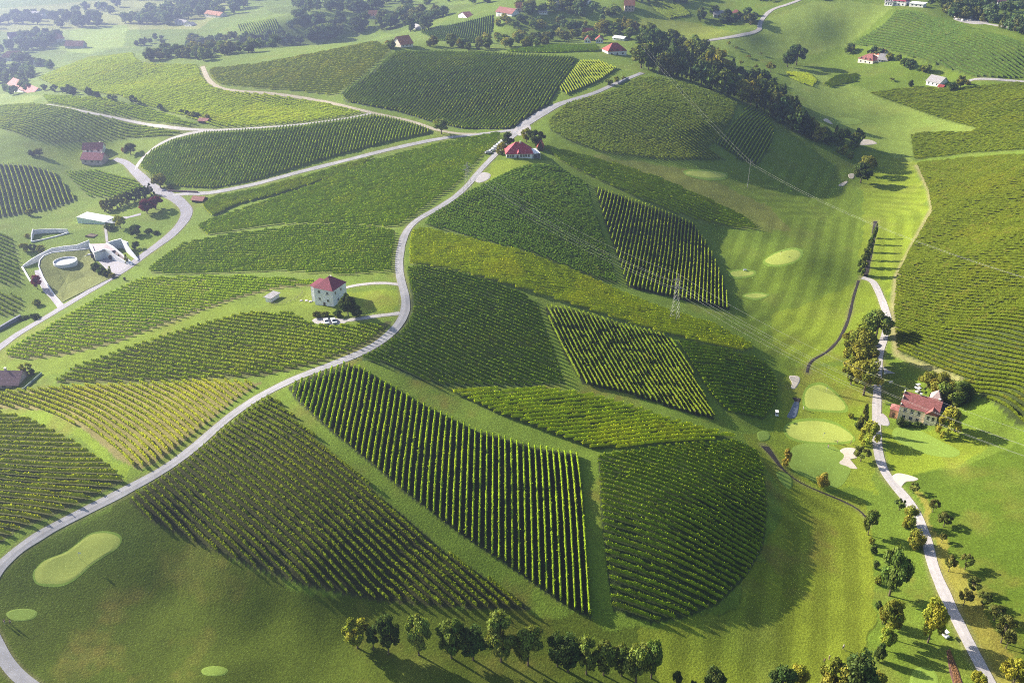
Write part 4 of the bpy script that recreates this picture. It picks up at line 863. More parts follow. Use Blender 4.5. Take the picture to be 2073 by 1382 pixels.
for poly, cnt, h, ph, cols, g in FARC + MORE:
    mass = g in 'ghjknqrbm'
    if mass and ph: cnt = int(cnt * 2.3)
    P = PP(poly); rg = random.Random(len(ph) * 7 + cnt); xs = [p[0] for p in P]; ys = [p[1] for p in P]; pts = []
    while len(pts) < cnt:
        x, y = rg.uniform(min(xs), max(xs)), rg.uniform(min(ys), max(ys))
        if inside(np.array([x]), np.array([y]), P)[0] and all(abs(x - a) + 1.5 * abs(y - b) > (3 if mass else 6) for a, b in pts): pts.append((x, y))
        elif rg.random() < .02: pts.append((x, y)) if inside(np.array([x]), np.array([y]), P)[0] else None
    pts.sort()
    for i, (x, y) in enumerate(pts):
        k = rg.choice(['round', 'round', 'bush', 'conifer' if 'wood' in ph else 'round']); hh = h * rg.uniform(.7, 1.15); c = rg.choice(cols)
        if mass: STUFF.append((k, x, y, hh, hh * rg.uniform(.9, 1.25) * (.55 if k == 'conifer' else 1), c)); continue
        tree(k, x, y, hh, hh * rg.uniform(.75, 1.05) * (.6 if k == 'conifer' else 1), c, f"{CW[c]} {KW[k]}, {ordinal(i + 1)} from the left {ph}", "trees " + ph, near=False)
sv, s4, s3, sc_, sm, nb = [], [], [], [], [[], []], 0
for i, (k, x, y, hh, ww, cn) in enumerate(STUFF):
    p = cast([(x, y)])[0]; dd_ = project([p])[0][2]; me, _ = variant(k, False, i % 4); n_ = len(me.vertices)
    V = np.empty(n_ * 3, np.float32); me.vertices.foreach_get("co", V); V = V.reshape(-1, 3); th = i * 2.4
    V = V @ np.array([[math.cos(th), math.sin(th), 0], [-math.sin(th), math.cos(th), 0], [0, 0, 1]]); q = np.empty(n_ * 4, np.float32); me.color_attributes["col"].data.foreach_get("color", q)
    sv.append(V * (ww * .9 * dd_ / FPX / .84, ww * .9 * dd_ / FPX / .84, hh * .82 * dd_ / FPX / .82) + p); j = .85 + .3 * ((i * 37) % 10) / 10
    sc_.append(q.reshape(-1, 4)[:, :3] * np.array(TC[cn]) * j * 2.7)  # crowns lightened, distance haze partly put into their colour
    L = np.empty(len(me.loops), np.int32); me.loops.foreach_get("vertex_index", L); T = np.empty(len(me.polygons), np.int32); me.polygons.foreach_get("loop_total", T)
    n4 = int((T == 4).sum()); s4.append(L[:n4 * 4].reshape(-1, 4) + nb); s3.append(L[n4 * 4:].reshape(-1, 3) + nb); nb += n_
LEAF2 = leafmat("woodland_leaves", .25, nscale=.35, var=.22)
o = link("distant_woodland", rawmesh("distant_woodland", np.vstack(sv), [np.vstack(s4), np.vstack(s3)], [LEAF2], np.vstack(sc_))); tag(o, "hazy belts of distant trees and garden woods around the villages", "woodland", kind="stuff")
tree_row([('round', 1943, 180, 148, 24, 'olive'), ('bush', 1928, 185, 162, 26, 'dark'), ('bush', 1843, 176, 158, 12, 'dark'), ('bush', 1958, 172, 160, 14, 'olive'), ('bush', 1877, 148, 124, 16, 'lite')], "around the grey-roofed white house", "trees round the white house at top right")
rg = random.Random(3)
tree_row([('open', x, y, y - rg.uniform(6, 10), rg.uniform(7, 11), 'olive') for x, y in ((1440, 105), (1465, 112), (1490, 102), (1515, 118), (1540, 112), (1500, 132), (1530, 140), (1475, 92), (1365, 70), (1805, 165))], "scattered on the meadow behind the spur", "small meadow trees")

# ------------------------------------------------------------------ houses
GLASS = pmat("window_glass", (.03, .035, .045), .15, .1, 1, spec=.6)
FRAME = pmat("window_frame", (.62, .60, .55), .6, .05)
WOOD = pmat("dark_wood", (.09, .06, .04), .8, .2, 4)
def wallm(n, c): return pmat("render_" + n, c, .9, .10, .6, bump=.1)
WH, CR, OC, PK, GYW = wallm("white", (.80, .80, .82)), wallm("cream", (.72, .68, .58)), wallm("ochre", (.82, .68, .48)), wallm("pink", (.50, .40, .38)), wallm("grey", (.40, .40, .42))
RR, RD, RO, RG, RP = roofmat("red_tiles", (.30, .055, .05)), roofmat("dark_red_tiles", (.27, .10, .09)), roofmat("orange_tiles", (.38, .15, .08)), roofmat("grey_tiles", (.30, .29, .30)), roofmat("purple_tiles", (.16, .09, .11))
def house(name, A_, B_, dep_, wh, rh, label, wall, roof, kind='gx', cat="house", win=None, sidewin=None, chim=None, door=None, over=.5, far=False, zoff=0, parent=None, frame=True, leftwin=None):
    w = cast([A_, B_]); a, b = w[0], w[1]; dx = b[:2] - a[:2]; L = float(np.linalg.norm(dx)); ang = math.atan2(dx[1], dx[0])
    z = float(min(a[2], b[2])) + zoff if abs(a[2] - b[2]) < 3 else float((a[2] + b[2]) / 2)
    t = empty(name, (a[0], a[1], z), ang, label, cat)
    D = dep_; o = over
    m = MB(); m.box(0, L, 0, D, -4, wh)
    R = MB(); e = .16
    def tri_gable_x():   # ridge along x
        m.add([(0, 0, wh), (0, D, wh), (0, D / 2, wh + rh), (.3, D / 2, wh + rh - .3), (.3, .3, wh), (.3, D - .3, wh)], [(0, 2, 1), (4, 5, 3), (0, 1, 5, 4)])
        m.add([(L, 0, wh), (L, D, wh), (L, D / 2, wh + rh), (L - .3, D / 2, wh + rh - .3), (L - .3, .3, wh), (L - .3, D - .3, wh)], [(0, 1, 2), (4, 3, 5), (0, 4, 5, 1)])
    s = rh / (D / 2 if kind != 'gy' else L / 2)
    if kind == 'gx':
        tri_gable_x(); zl = wh - s * o
        for y0, y1 in ((-o, D / 2), (D + o, D / 2)):
            R.add([(-o, y0, zl), (L + o, y0, zl), (L + o, y1, wh + rh), (-o, y1, wh + rh), (-o, y0, zl + e), (L + o, y0, zl + e), (L + o, y1, wh + rh + e), (-o, y1, wh + rh + e)],
                  [(0, 1, 2, 3), (4, 7, 6, 5), (0, 4, 5, 1), (0, 3, 7, 4), (1, 5, 6, 2)])
    elif kind == 'gy':
        for y in (0, D):
            y2 = y + (.3 if y == 0 else -.3)
            m.add([(0, y, wh), (L, y, wh), (L / 2, y, wh + rh), (L / 2, y2, wh + rh - .3), (.3, y2, wh), (L - .3, y2, wh)], [(0, 1, 2), (4, 3, 5), (0, 4, 5, 1)])
        zl = wh - s * o
        for x0, x1 in ((-o, L / 2), (L + o, L / 2)):
            R.add([(x0, -o, zl), (x0, D + o, zl), (x1, D + o, wh + rh), (x1, -o, wh + rh), (x0, -o, zl + e), (x0, D + o, zl + e), (x1, D + o, wh + rh + e), (x1, -o, wh + rh + e)],
                  [(0, 3, 2, 1), (4, 5, 6, 7), (0, 1, 5, 4), (0, 4, 7, 3), (1, 2, 6, 5)])
    elif kind in ('hip', 'pyr'):
        i = min(D, L) / 2 * (1.0 if kind == 'pyr' else .95); yc = D / 2; x0, x1 = (i, L - i) if L >= D else (L / 2, L / 2); ya, yb = (yc, yc) if L >= D else (i, D - i)
        zl = wh - .25
        base_ = [(-o, -o, zl), (L + o, -o, zl), (L + o, D + o, zl), (-o, D + o, zl)]
        if L >= D: V = base_ + [(x0, yc, wh + rh), (x1 + .01, yc, wh + rh)]; F = [(0, 1, 5, 4), (1, 2, 5), (2, 3, 4, 5), (3, 0, 4), (3, 2, 1, 0)]
        else: V = base_ + [(L / 2, ya, wh + rh), (L / 2, yb + .01, wh + rh)]; F = [(0, 1, 4), (1, 2, 5, 4), (2, 3, 5), (3, 0, 4, 5), (3, 2, 1, 0)]
        R.add(V, F)
    elif kind == 'flat':
        R.box(-.25, L + .25, -.25, D + .25, wh, wh + .3)
    elif kind == 'shed':
        R.add([(-o, -o, wh), (L + o, -o, wh), (L + o, D + o, wh + rh), (-o, D + o, wh + rh), (-o, -o, wh + e), (L + o, -o, wh + e), (L + o, D + o, wh + rh + e), (-o, D + o, wh + rh + e)],
              [(3, 2, 1, 0), (4, 5, 6, 7), (0, 1, 5, 4), (1, 2, 6, 5), (2, 3, 7, 6), (3, 0, 4, 7)])
        m.box(.02, L - .02, D - .3, D - .02, wh, wh + rh)
    m.build('wall', wall, t); ro = R.build('roof', roof, t)
    for c in (chim or ()):
        k = MB(); k.box(c[0] * L - .35, c[0] * L + .35, c[1] * D - .35, c[1] * D + .35, wh + rh * .3, wh + rh + c[2]).box(c[0] * L - .45, c[0] * L + .45, c[1] * D - .45, c[1] * D + .45, wh + rh + c[2], wh + rh + c[2] + .15)
        k.build('chimney', CR, ro)
    def window(side, u, zc, ww, hh_):
        f = MB(); g = MB()
        if side == 'front': bx_ = lambda M, x0, x1, z0, z1, p: M.box(x0, x1, -p, .05, z0, z1)
        elif side == 'right': bx_ = lambda M, x0, x1, z0, z1, p: M.box(L - .05, L + p, x0, x1, z0, z1)
        else: bx_ = lambda M, x0, x1, z0, z1, p: M.box(-p, .05, x0, x1, z0, z1)
        if frame and not far:
            t_ = .09
            bx_(f, u - ww / 2 - t_, u + ww / 2 + t_, zc - hh_ / 2 - t_ * 1.6, zc - hh_ / 2, .10); bx_(f, u - ww / 2 - t_, u + ww / 2 + t_, zc + hh_ / 2, zc + hh_ / 2 + t_, .07)
            bx_(f, u - ww / 2 - t_, u - ww / 2, zc - hh_ / 2, zc + hh_ / 2, .07); bx_(f, u + ww / 2, u + ww / 2 + t_, zc - hh_ / 2, zc + hh_ / 2, .07); bx_(f, u - .035, u + .035, zc - hh_ / 2, zc + hh_ / 2, .055)
            fo = f.build('window', FRAME, t); bx_(g, u - ww / 2, u + ww / 2, zc - hh_ / 2, zc + hh_ / 2, .03); g.build('pane', GLASS, fo)
        else:
            bx_(g, u - ww / 2, u + ww / 2, zc - hh_ / 2, zc + hh_ / 2, .04); g.build('window', GLASS, t)
    for sd__, lst, LL in (('front', win, L), ('right', sidewin, D), ('left', leftwin, D)):
        for (u, zc, ww, hh_) in (lst or ()): window(sd__, u * LL, zc, ww, hh_)
    if door:
        dm = MB(); dm.box(door[0] * L - .5, door[0] * L + .5, -.06, .05, -.2, 2.05); dd = dm.build('door', WOOD, t)
        hd = MB(); hd.box(door[0] * L + .3, door[0] * L + .42, -.12, -.05, .95, 1.05); hd.build('handle', FRAME, dd)
    return t, L
# white house on the middle hill
house('white_house', (638.7, 617), (676, 621), 9.5, 8.0, 3.6, "tall white three-storey house with dark red hipped roof on the middle hill", WH, roofmat("wine_red_tiles", (.22, .045, .07)), 'hip',
      win=[(.27, 6.3, .9, 1.15), (.72, 6.2, .9, 1.15), (.27, 3.2, .9, .95), (.72, 3.1, .9, .95)], sidewin=[(.2, 6.2, .8, 1.1), (.6, 6.2, .8, 1.1), (.35, 2.8, .8, 1)], door=(.5,), chim=[(.5, .6, -.4)], over=.35)
house('wing_house', (632, 610), (640, 610.5), 6, 7.0, .8, "narrow white rear block adjoining the tall white hill house", WH, MATS["wine_red_tiles"], 'shed', cat="house wing", over=.3)
# ochre mansion
t, L = house('ochre_house', (1817, 851), (1894, 859), 9.5, 6.9, 3.6, "large ochre two-storey house with red tiled roof beside the path", OC, RD, 'gx',
      win=[(.13, 5.3, 1.0, 1.7), (.32, 5.3, 1.0, 1.7), (.51, 5.2, 1.0, 1.7), (.79, 5.0, .95, 1.6), (.92, 5.0, .95, 1.6), (.13, 2.4, 1.0, 1.3), (.32, 2.4, 1.0, 1.3), (.50, 2.4, 1.0, 1.3), (.77, 1.6, 1.2, 1.3)],
      leftwin=[(.35, 4.8, .9, 1.4)], chim=[(.42, .5, .7), (.93, .5, .3)], over=.4)
m = MB(); m.box(-.35, .02, -.15, 9.65, -3, 7.6).box(-.35, .02, 2.0, 7.5, 7.6, 9.6).box(-.35, .02, 3.8, 5.7, 9.6, 10.9); m.build('gable_wall', CR, t)
m = MB(); m.box(L * .68, L * 1.0, -.9, 0, -3, 6.3); m.build('front_bay', wallm("light_ochre", (.85, .74, .56)), t)
m = MB(); x0, x1 = L * .67, L * 1.01; xm = (x0 + x1) / 2
m.add([(x0, -1.2, 6.2), (xm, -1.2, 8.4), (xm, 2.6, 8.4), (x0, -.2, 6.2), (x0, -1.2, 6.35), (xm, -1.2, 8.55), (xm, 2.6, 8.55), (x0, -.2, 6.35)], [(0, 3, 2, 1), (4, 5, 6, 7), (0, 1, 5, 4)])
m.add([(x1, -1.2, 6.2), (xm, -1.2, 8.4), (xm, 2.6, 8.4), (x1, -.2, 6.2), (x1, -1.2, 6.35), (xm, -1.2, 8.55), (xm, 2.6, 8.55), (x1, -.2, 6.35)], [(0, 1, 2, 3), (4, 7, 6, 5), (0, 4, 5, 1)])
m.add([(x0 + .2, -.91, 6.3), (x1 - .2, -.91, 6.3), (xm, -.91, 8.3)], [(0, 1, 2)]); m.build('bay_roof', RD, t)
for u in (.77, .90):
    for zc, hh in ((4.9, 1.6), (1.7, 1.2)):
        w_ = MB(); w_.box(u * L - .45, u * L + .45, -.95, -.88, zc - hh / 2, zc + hh / 2); w_.build('window', GLASS, t)
m = MB(); m.box(-3.4, -.36, 1.2, 5.2, -3, 3.6); m.build('porch', wallm("terracotta", (.48, .25, .15)), t)
m = MB(); m.add([(-3.7, .9, 3.6), (-.2, .9, 3.6), (-.2, 5.5, 3.6), (-3.7, 5.5, 3.6), (-.36, 3.2, 5.0), (-1.6, 3.2, 5.0)], [(0, 1, 4, 5), (1, 2, 4), (2, 3, 5, 4), (3, 0, 5), (3, 2, 1, 0)]); m.build('porch_roof', RD, t)
m = MB(); m.box(-2.3, -1.5, 1.1, 1.22, .2, 2.2); m.build('porch_door', WOOD, t)
# cross wing with sun glare put into its pale roof colour, and the lower right extension
m = MB(); m.box(L * .62, L * 1.0, 9.4, 15.5, -4, 6.9).add([(L * .62, 9.5, 6.9), (L, 9.5, 6.9), (L * .62, 15.5, 6.9), (L, 15.5, 6.9)], [(0, 1, 3, 2)]); m.build('wing', WH, t)
m = MB(); ax, bx = L * .62, L * 1.02
m.add([(ax, 8.2, 6.4), (bx, 8.2, 6.7), (bx, 16.2, 6.7), (ax, 16.2, 6.4), (L * .84, 11.4, 10.9), (L * .84 + .2, 12.0, 10.9)], [(0, 1, 4), (1, 2, 5, 4), (2, 3, 5), (3, 0, 4, 5), (3, 2, 1, 0)]); m.build('wing_roof', roofmat("sun_glare_rose_tiles", (.50, .38, .36)), t)
m = MB(); m.box(L * 1.002, L * 1.30, 7.5, 15, -4, 4.4); m.build('extension', WH, t)
m = MB(); m.add([(L * 1.003, 7.0, 5.9), (L * 1.33, 7.0, 4.3), (L * 1.33, 15.4, 4.3), (L * 1.003, 15.4, 5.9), (L * 1.003, 7.0, 6.1), (L * 1.33, 7.0, 4.5), (L * 1.33, 15.4, 4.5), (L * 1.003, 15.4, 6.1)], [(3, 2, 1, 0), (4, 5, 6, 7), (0, 1, 5, 4), (1, 2, 6, 5), (2, 3, 7, 6)]); m.build('extension_roof', roofmat("slate", (.09, .09, .14)), t)
# inn
t, L = house('hill_inn', (1025, 320), (1078, 321.5), 12, 3.2, 5.0, "long white inn with big bright red hipped roof at the road bend", WH, roofmat("crimson_tiles", (.34, .05, .07)), 'hip', cat="inn",
      win=[(.06 + .1 * k, 1.8, 1.0, 1.3) for k in (0, 1, 2, 5, 6, 7, 8)], door=(.43,), chim=[(.55, .45, .3)], over=.6)
m = MB(); m.add([(L * .40, -1.6, 3.3), (L * .53, -1.6, 3.3), (L * .465, -1.6, 4.4), (L * .465, 2.6, 5.2), (L * .40, 0, 3.3), (L * .53, 0, 3.3)], [(0, 1, 2), (0, 2, 3, 4), (1, 5, 3, 2)]); m.build('porch_roof', MATS["crimson_tiles"], t)
t2, L2 = house('white_canopy', (1079, 321), (1093, 321), 8, 3.0, .6, "white flat canopy on posts at the inn's right end", wallm("canopy_back", (.12, .12, .13)), pmat("white_canvas", (.75, .76, .80), .7), 'shed', cat="canopy", over=.2)
m = MB()
for x in (0, L2): m.bar((x, -.4, -1), (x, -.4, 3), .12)
m.build('post', FRAME, t2)
house('small_barn', (1088, 305), (1099, 306), 8, 2.6, 3.4, "small dark barn with red gable roof behind the inn", WOOD, RR, 'gy', cat="barn")
# lower left house
t, L = house('bungalow', (-32, 789), (36, 782), 9, 2.9, 3.0, "low house with purple-brown roof and terrace at the left edge", PK, RP, 'gx', win=[(.3, 1.6, 1.6, 1.4), (.6, 1.6, 1.6, 1.4), (.88, 1.6, 1.1, 1.2)], chim=[(.53, .6, .8)], over=.9)
m = MB(); m.box(0, L * .96, -5.6, -.02, -3.5, -.12).box(0, L * .96, -5.6, -5.45, -.12, .8).box(L * .955, L * .96, -5.6, 0, -.12, .8); m.build('terrace', pmat("terrace_paving", (.36, .38, .44), .8), t)
# winery barn
t, L = house('green_shed', (158, 452), (213, 454.5), 7.5, 3.6, .5, "long pale green metal shed above the winery", pmat("pale_green_sheet", (.45, .58, .54), .5, .05), pmat("pale_sheet_roof", (.60, .62, .60), .5, .06), 'shed', cat="shed", over=.15)
m = MB(); m.box(L, L * 1.30, .2, 7.5, 3.5, 3.75)
for y in (.4, 7.3): m.bar((L * 1.28, y, -2), (L * 1.28, y, 3.5), .15)
m.build('canopy', pmat("grey_metal", (.30, .32, .35), .5, .05), t)
house('shelter', (389, 409.5), (410, 409.5), 5, 1.6, 1.4, "small open shelter with brick-red roof beside the junction", WOOD, roofmat("brick_tiles", (.30, .12, .10)), 'gx', cat="shelter", far=True)
house('farm_hut', (402, 249.5), (419, 250), 5, 1.8, 1.2, "tiny dark hut where the farm tracks meet", WOOD, RD, 'gx', cat="hut", far=True)
W2 = [(.2, 1.9, 1.2, 1.3), (.5, 1.9, 1.2, 1.3), (.8, 1.9, 1.2, 1.3)]
W4 = [(u, z, 1.3, 1.4) for u in (.2, .5, .8) for z in (1.8, 4.6)]
house('farmhouse', (170, 316), (209, 314), 8, 4.6, 3.2, "white rear half of the twin house with dark roof, left of the hill road", WH, RD, 'gx', win=[(.25, 3.4, 1.3, 1.4), (.45, 3.4, 1.3, 1.4), (.8, 3.4, 1.3, 1.4)], far=True, chim=[(.85, .5, .5)])
house('farmhouse', (166, 332), (208, 334), 8, 3.4, 3.4, "pinkish front half of the twin house with rose-red roof, left of the hill road", PK, roofmat("rose_tiles", (.33, .10, .12)), 'gx', win=W2, far=True, chim=[(.9, .5, .3)])
HL = [((20, 187), (64, 188), 12, 3.2, 4, "red-roofed house with pale end wall below the left hedge line", WH, RR, 'gx'),
 ((2, 124), (50, 122), 14, 4, 6, "big orange-roofed farmhouse at the far left edge", CR, RO, 'hip'),
 ((132, 98), (168, 98), 12, 3, 5, "brown-roofed barn by the bright green fields at upper left", GYW, RO, 'gx'),
 ((44, 36), (86, 38), 16, 5, 4, "long pale-roofed hall in the haze at upper left", WH, RG, 'gx'),
 ((64, 90), (90, 90), 12, 4, 5, "faded red-roofed village house left of the brown barn", WH, RO, 'gx'),
 ((20, 82), (44, 80), 12, 4, 5, "hazy dark-roofed village house at the upper left", GYW, RP, 'gx'),
 ((92, 84), (116, 86), 12, 4, 5, "faded orange-roofed village house behind the brown barn", CR, RO, 'gy'),
 ((70, 136), (92, 134), 10, 3, 3, "hazy grey-roofed house at the foot of the light slope", WH, RG, 'gx'),
 ((354, 50), (374, 51), 10, 4, 3, "white farm building, left one of the pair in the copse", WH, RG, 'gx'),
 ((374, 54), (388, 54), 8, 3, 3, "small white farm building, right one of the pair in the copse", WH, RG, 'gy'),
 ((415, 36), (445, 36), 12, 4, 4, "hazy dull red-roofed house right of the white farm", CR, RO, 'gx'),
 ((594, 12), (605, 12), 8, 5, 4, "tiny white gabled house above the dark top wood", WH, RG, 'gy'),
 ((746, 38), (767, 38), 10, 4, 5, "orange-roofed house below the top centre wood", CR, RO, 'gx'),
 ((834, 60), (850, 60), 8, 3, 3, "small grey-roofed barn left of the far village plot", GYW, RG, 'gx'),
 ((812, 97), (836, 95), 11, 3, 5, "orange-roofed farmhouse on the crest of the main ridge", CR, RO, 'gx'),
 ((928, 36), (945, 37), 8, 3, 4, "small white house at the top of the far village plot", WH, RD, 'gy'),
 ((1004, 34), (1036, 34), 11, 5, 4, "white two-storey house with dark roof above the far village plot", WH, RD, 'gx'),
 ((1045, 24), (1072, 24), 10, 4, 4, "pale pink-roofed house, leftmost along the ridge village", CR, RO, 'gx'),
 ((1118, 20), (1138, 20), 9, 4, 4, "white grey-roofed gabled house in the ridge village", WH, RG, 'gy'),
 ((1148, 10), (1168, 11), 10, 4, 4, "bright red-roofed house in the ridge village", WH, RR, 'gx'),
 ((1172, 10), (1190, 10), 9, 4, 3, "grey-roofed white house right of the bright red roof", WH, RG, 'gx'),
 ((1264, 24), (1284, 24), 10, 6, 4, "tall house with dull red roof near the orange field", PK, RO, 'gx'),
 ((1092, 30), (1108, 30), 6, 2.5, 1, "low white shed below the ridge village", WH, RG, 'shed'),
 ((1180, 76), (1200, 76), 9, 3, 5, "red-roofed house, left of three below the ridge village", WH, RR, 'gx'),
 ((1183, 88), (1195, 88), 7, 3, 3, "small red-gabled shed below the left red-roofed house", WH, RR, 'gy'),
 ((1206, 88), (1221, 88), 8, 3, 3, "small white house with red roof beside the long white roof", WH, RR, 'gy'),
 ((1240, 82), (1262, 83), 8, 2.5, 1.5, "long white polytunnel roof above the red-roofed ridge house", WH, pmat("white_sheet", (.75, .76, .78), .6), 'gx'),
 ((1231, 110), (1268, 113), 12, 4, 5, "white house with bright red roof beside the wooded spur", WH, RR, 'hip'),
 ((1444, 36), (1466, 36), 10, 3, 3, "grey-roofed barn of the upper meadow farm", GYW, RG, 'gx'),
 ((1472, 38), (1500, 38), 12, 3, 5, "dark red-roofed farmhouse on the upper meadow", CR, RD, 'hip'),
 ((1736, 127), (1766, 130), 12, 4, 4, "pink-walled house with maroon roof, front of the farmstead", CR, RD, 'hip'),
 ((1764, 117), (1782, 120), 10, 4, 4, "orange-roofed building at the back of the farmstead", CR, RO, 'gx'),
 ((1776, 127), (1796, 125), 9, 3, 4, "grey-roofed barn on the right of the farmstead", GYW, RG, 'gx'),
 ((1874, 172), (1901, 176), 10, 3.6, 4, "white house with pale grey roof below the blue-green hill", WH, RG, 'gx'),
 ((1898, 180), (1908, 180), 4, 2, 1.2, "tiny red-roofed lean-to in front of the grey-roofed house", PK, RR, 'gx'),
 ((1790, 12), (1806, 13), 9, 4, 3, "white grey-roofed house left of the magenta roof at the top", WH, RG, 'gx'),
 ((1806, 12), (1832, 13), 11, 5, 4, "house with magenta-red roof at the top right crest", WH, roofmat("magenta_tiles", (.33, .05, .09)), 'hip'),
 ((1840, 14), (1868, 16), 8, 3, 1, "low white-roofed hall right of the magenta roof", WH, pmat("white_sheet", (.75, .76, .78), .6), 'shed'),
 ((1995, 8), (2012, 10), 10, 4, 4, "pale house behind the dark wood at top right, left one", WH, RP, 'gx'),
 ((2018, 12), (2034, 14), 10, 4, 4, "pale house behind the dark wood at top right, right one", WH, RP, 'gx')]
for a, b, d, wh, rh, lab, wl, rf, kd in HL:
    house('farmhouse' if 'house' in lab else 'barn', a, b, d, wh, rh, lab, wl, rf, kd, cat='barn' if ('barn' in lab or 'shed' in lab or 'hall' in lab or 'polytunnel' in lab) else 'house', win=(W4 if wh > 3.9 else W2) if b[0] - a[0] > 14 else [(.3, 1.8, 1.2, 1.3), (.7, 1.8, 1.2, 1.3)], sidewin=[(.5, 2, 1.3, 1.4)], far=True, over=.6)

# ------------------------------------------------------------------ winery of white concrete walls
CONC = pmat("white_concrete", (.64, .65, .69), .85, .05, .5)
def wall_run(name, pts, mat, thick, label, cat, below=2.5, parent=None):
    """pts: (px, py, height above ground, optional z lift)"""
    w = cast([(p[0], p[1]) for p in pts]); n_ = len(pts); c = w[:, :2]
    tg = np.gradient(c, axis=0); tg /= np.linalg.norm(tg, axis=1)[:, None]; nv = np.stack([-tg[:, 1], tg[:, 0]], 1) * thick / 2
    V = []
    for i in range(n_):
        h = pts[i][2]; z = w[i, 2]
        for s in (1, -1):
            for zz in (z - below, z + h): V.append((*(c[i] + nv[i] * s), zz))
    F = []
    for i in range(n_ - 1):
        a = 4 * i; b = a + 4
        F += [(a + 1, b + 1, b + 3, a + 3), (a, b, b + 1, a + 1), (a + 2, a + 3, b + 3, b + 2)]
    F += [(0, 1, 3, 2), (4 * n_ - 4, 4 * n_ - 2, 4 * n_ - 1, 4 * n_ - 3)]
    o0 = w[0]; m = MB(); m.add(np.array(V) - (o0 if parent is None else np.array(parent.location)), F)
    if parent is not None: return m.build(name, mat, parent)
    o = m.build(name, mat); o.location = o0; tag(o, label, cat); return o
wall_run('retaining_wall', [(45, 541, .5), (52, 553, .5), (62, 570, .4)], CONC, .8, "white concrete wall left of the sunken winery ramp", "wall")
wall_run('retaining_wall', [(47, 541, 1.0), (66, 534, 2.6), (83, 528, 3.6), (108, 516, 3.8), (135, 511, 3.6), (158, 508, 3.4), (184, 501, 4.2)], CONC, .5, "long white rear wall of the sunken winery", "wall")
wall_run('curved_wall', [(182, 508, 1.6), (160, 514, 2.4), (135, 519, 3.2), (108, 524, 3.6), (92, 531, 3.8), (84, 541, 4), (82, 552, 3.8), (90, 570, 2.6), (102, 588, 1.4), (112, 600, .6), (124, 613, .25)], CONC, .45, "curved white concrete wall round the grassed winery roof", "wall")
# turf roof wedge
roofpts = [(182, 508, 1.2), (160, 514, 2.1), (135, 519, 2.9), (108, 524, 3.3), (93, 531, 3.5), (85, 541, 3.6), (83, 552, 3.4), (91, 570, 2.3), (103, 588, 1.1), (113, 600, .3), (126, 614, .1), (160, 597, .15), (200, 577, .15), (228, 563, .15), (208, 545, .8), (192, 530, .9)]
w = cast([(p[0], p[1]) for p in roofpts]); hs = np.array([p[2] for p in roofpts]); c = w[:, :2].mean(0); V = []; m_ = len(w)
V = [(c[0], c[1], float(zat(*c)) + 1.6)]
for r in (.35, .7, .97):
    for i in range(m_):
        p = c + (w[i, :2] - c) * r; V.append((p[0], p[1], float(zat(*p)) + .15 + hs[i] * (.45 + .55 * r)))
for i in range(m_): V.append((*(c + (w[i, :2] - c) * .97), w[i, 2] - 2))
F3 = [(0, 1 + (i + 1) % m_, 1 + i) for i in range(m_)]; F4 = []
for r in range(3):
    a = 1 + r * m_; b = a + m_
    F4 += [(a + i, a + (i + 1) % m_, b + (i + 1) % m_, b + i) for i in range(m_)]
me = rawmesh("turf_roof", np.array(V), [np.array(F4), np.array(F3)], [GMAT], np.tile((.15, .17, .05), (len(V), 1)))
if me.polygons[0].normal.z < 0: me.flip_normals()
o = link("turf_roof", me); tag(o, kind="structure")
# skylight ring
p = cast([(135, 541)])[0]; zr = float(zat(p[0], p[1])) + 1.9; R0 = 5.6; V = []; F = []; k = 40
for i in range(k):
    a = 6.2832 * i / k
    for r in (R0, R0 - .35):
        for zz in (-1.5, 1.7): V.append((r * math.cos(a), r * math.sin(a), zz))
for i in range(k):
    a = 4 * i; b = 4 * ((i + 1) % k); F += [(a, b, b + 1, a + 1), (a + 1, b + 1, b + 3, a + 3), (a + 3, b + 3, b + 2, a + 2)]
m = MB(); m.add(V, F); ring = m.build('skylight_ring', CONC); ring.location = (p[0], p[1], zr); tag(ring, "round white concrete ring on the grassed winery roof", "skylight")
m = MB(); m.add([((R0 - .4) * math.cos(6.2832 * i / k), (R0 - .4) * math.sin(6.2832 * i / k), 1.0) for i in range(k)] + [(0, 0, 1.0)], [(i, (i + 1) % k, k) for i in range(k)]); m.build('skylight_glass', pmat("frosted_glass", (.45, .47, .52), .5), ring)
# entrance building
pe = cast([(196, 527)])[0]; ent = empty('winery_entrance', tuple(pe), 0, "white angular winery entrance block with a round dark door", "winery")
wall_run('front_wall', [(195, 528, 4.8), (206, 525, 4.9), (216, 522, 5.2), (226, 525, 4.9), (238, 529, 3.0), (252, 533, 1.6), (268, 537, .6)], CONC, .6, None, None, parent=ent)
wall_run('left_wall', [(184, 508, 4.3), (190, 514, 4.6), (195, 528, 4.8)], CONC, .4, None, None, parent=ent)
wall_run('middle_wall', [(219, 508, 4.5), (232, 515, 4.2), (250, 525, 2.4), (269, 536, .6)], CONC, .9, None, None, parent=ent)
wall_run('right_wall', [(262, 508, 4.8), (250, 503, 5.0), (258, 510, 4.6), (268, 519, 2.8), (280, 528, .6)], CONC, .8, None, None, parent=ent)
wall_run('back_wall', [(219, 508, 4.5), (234, 504, 4.8), (250, 501, 5.0)], CONC, .8, None, None, parent=ent)
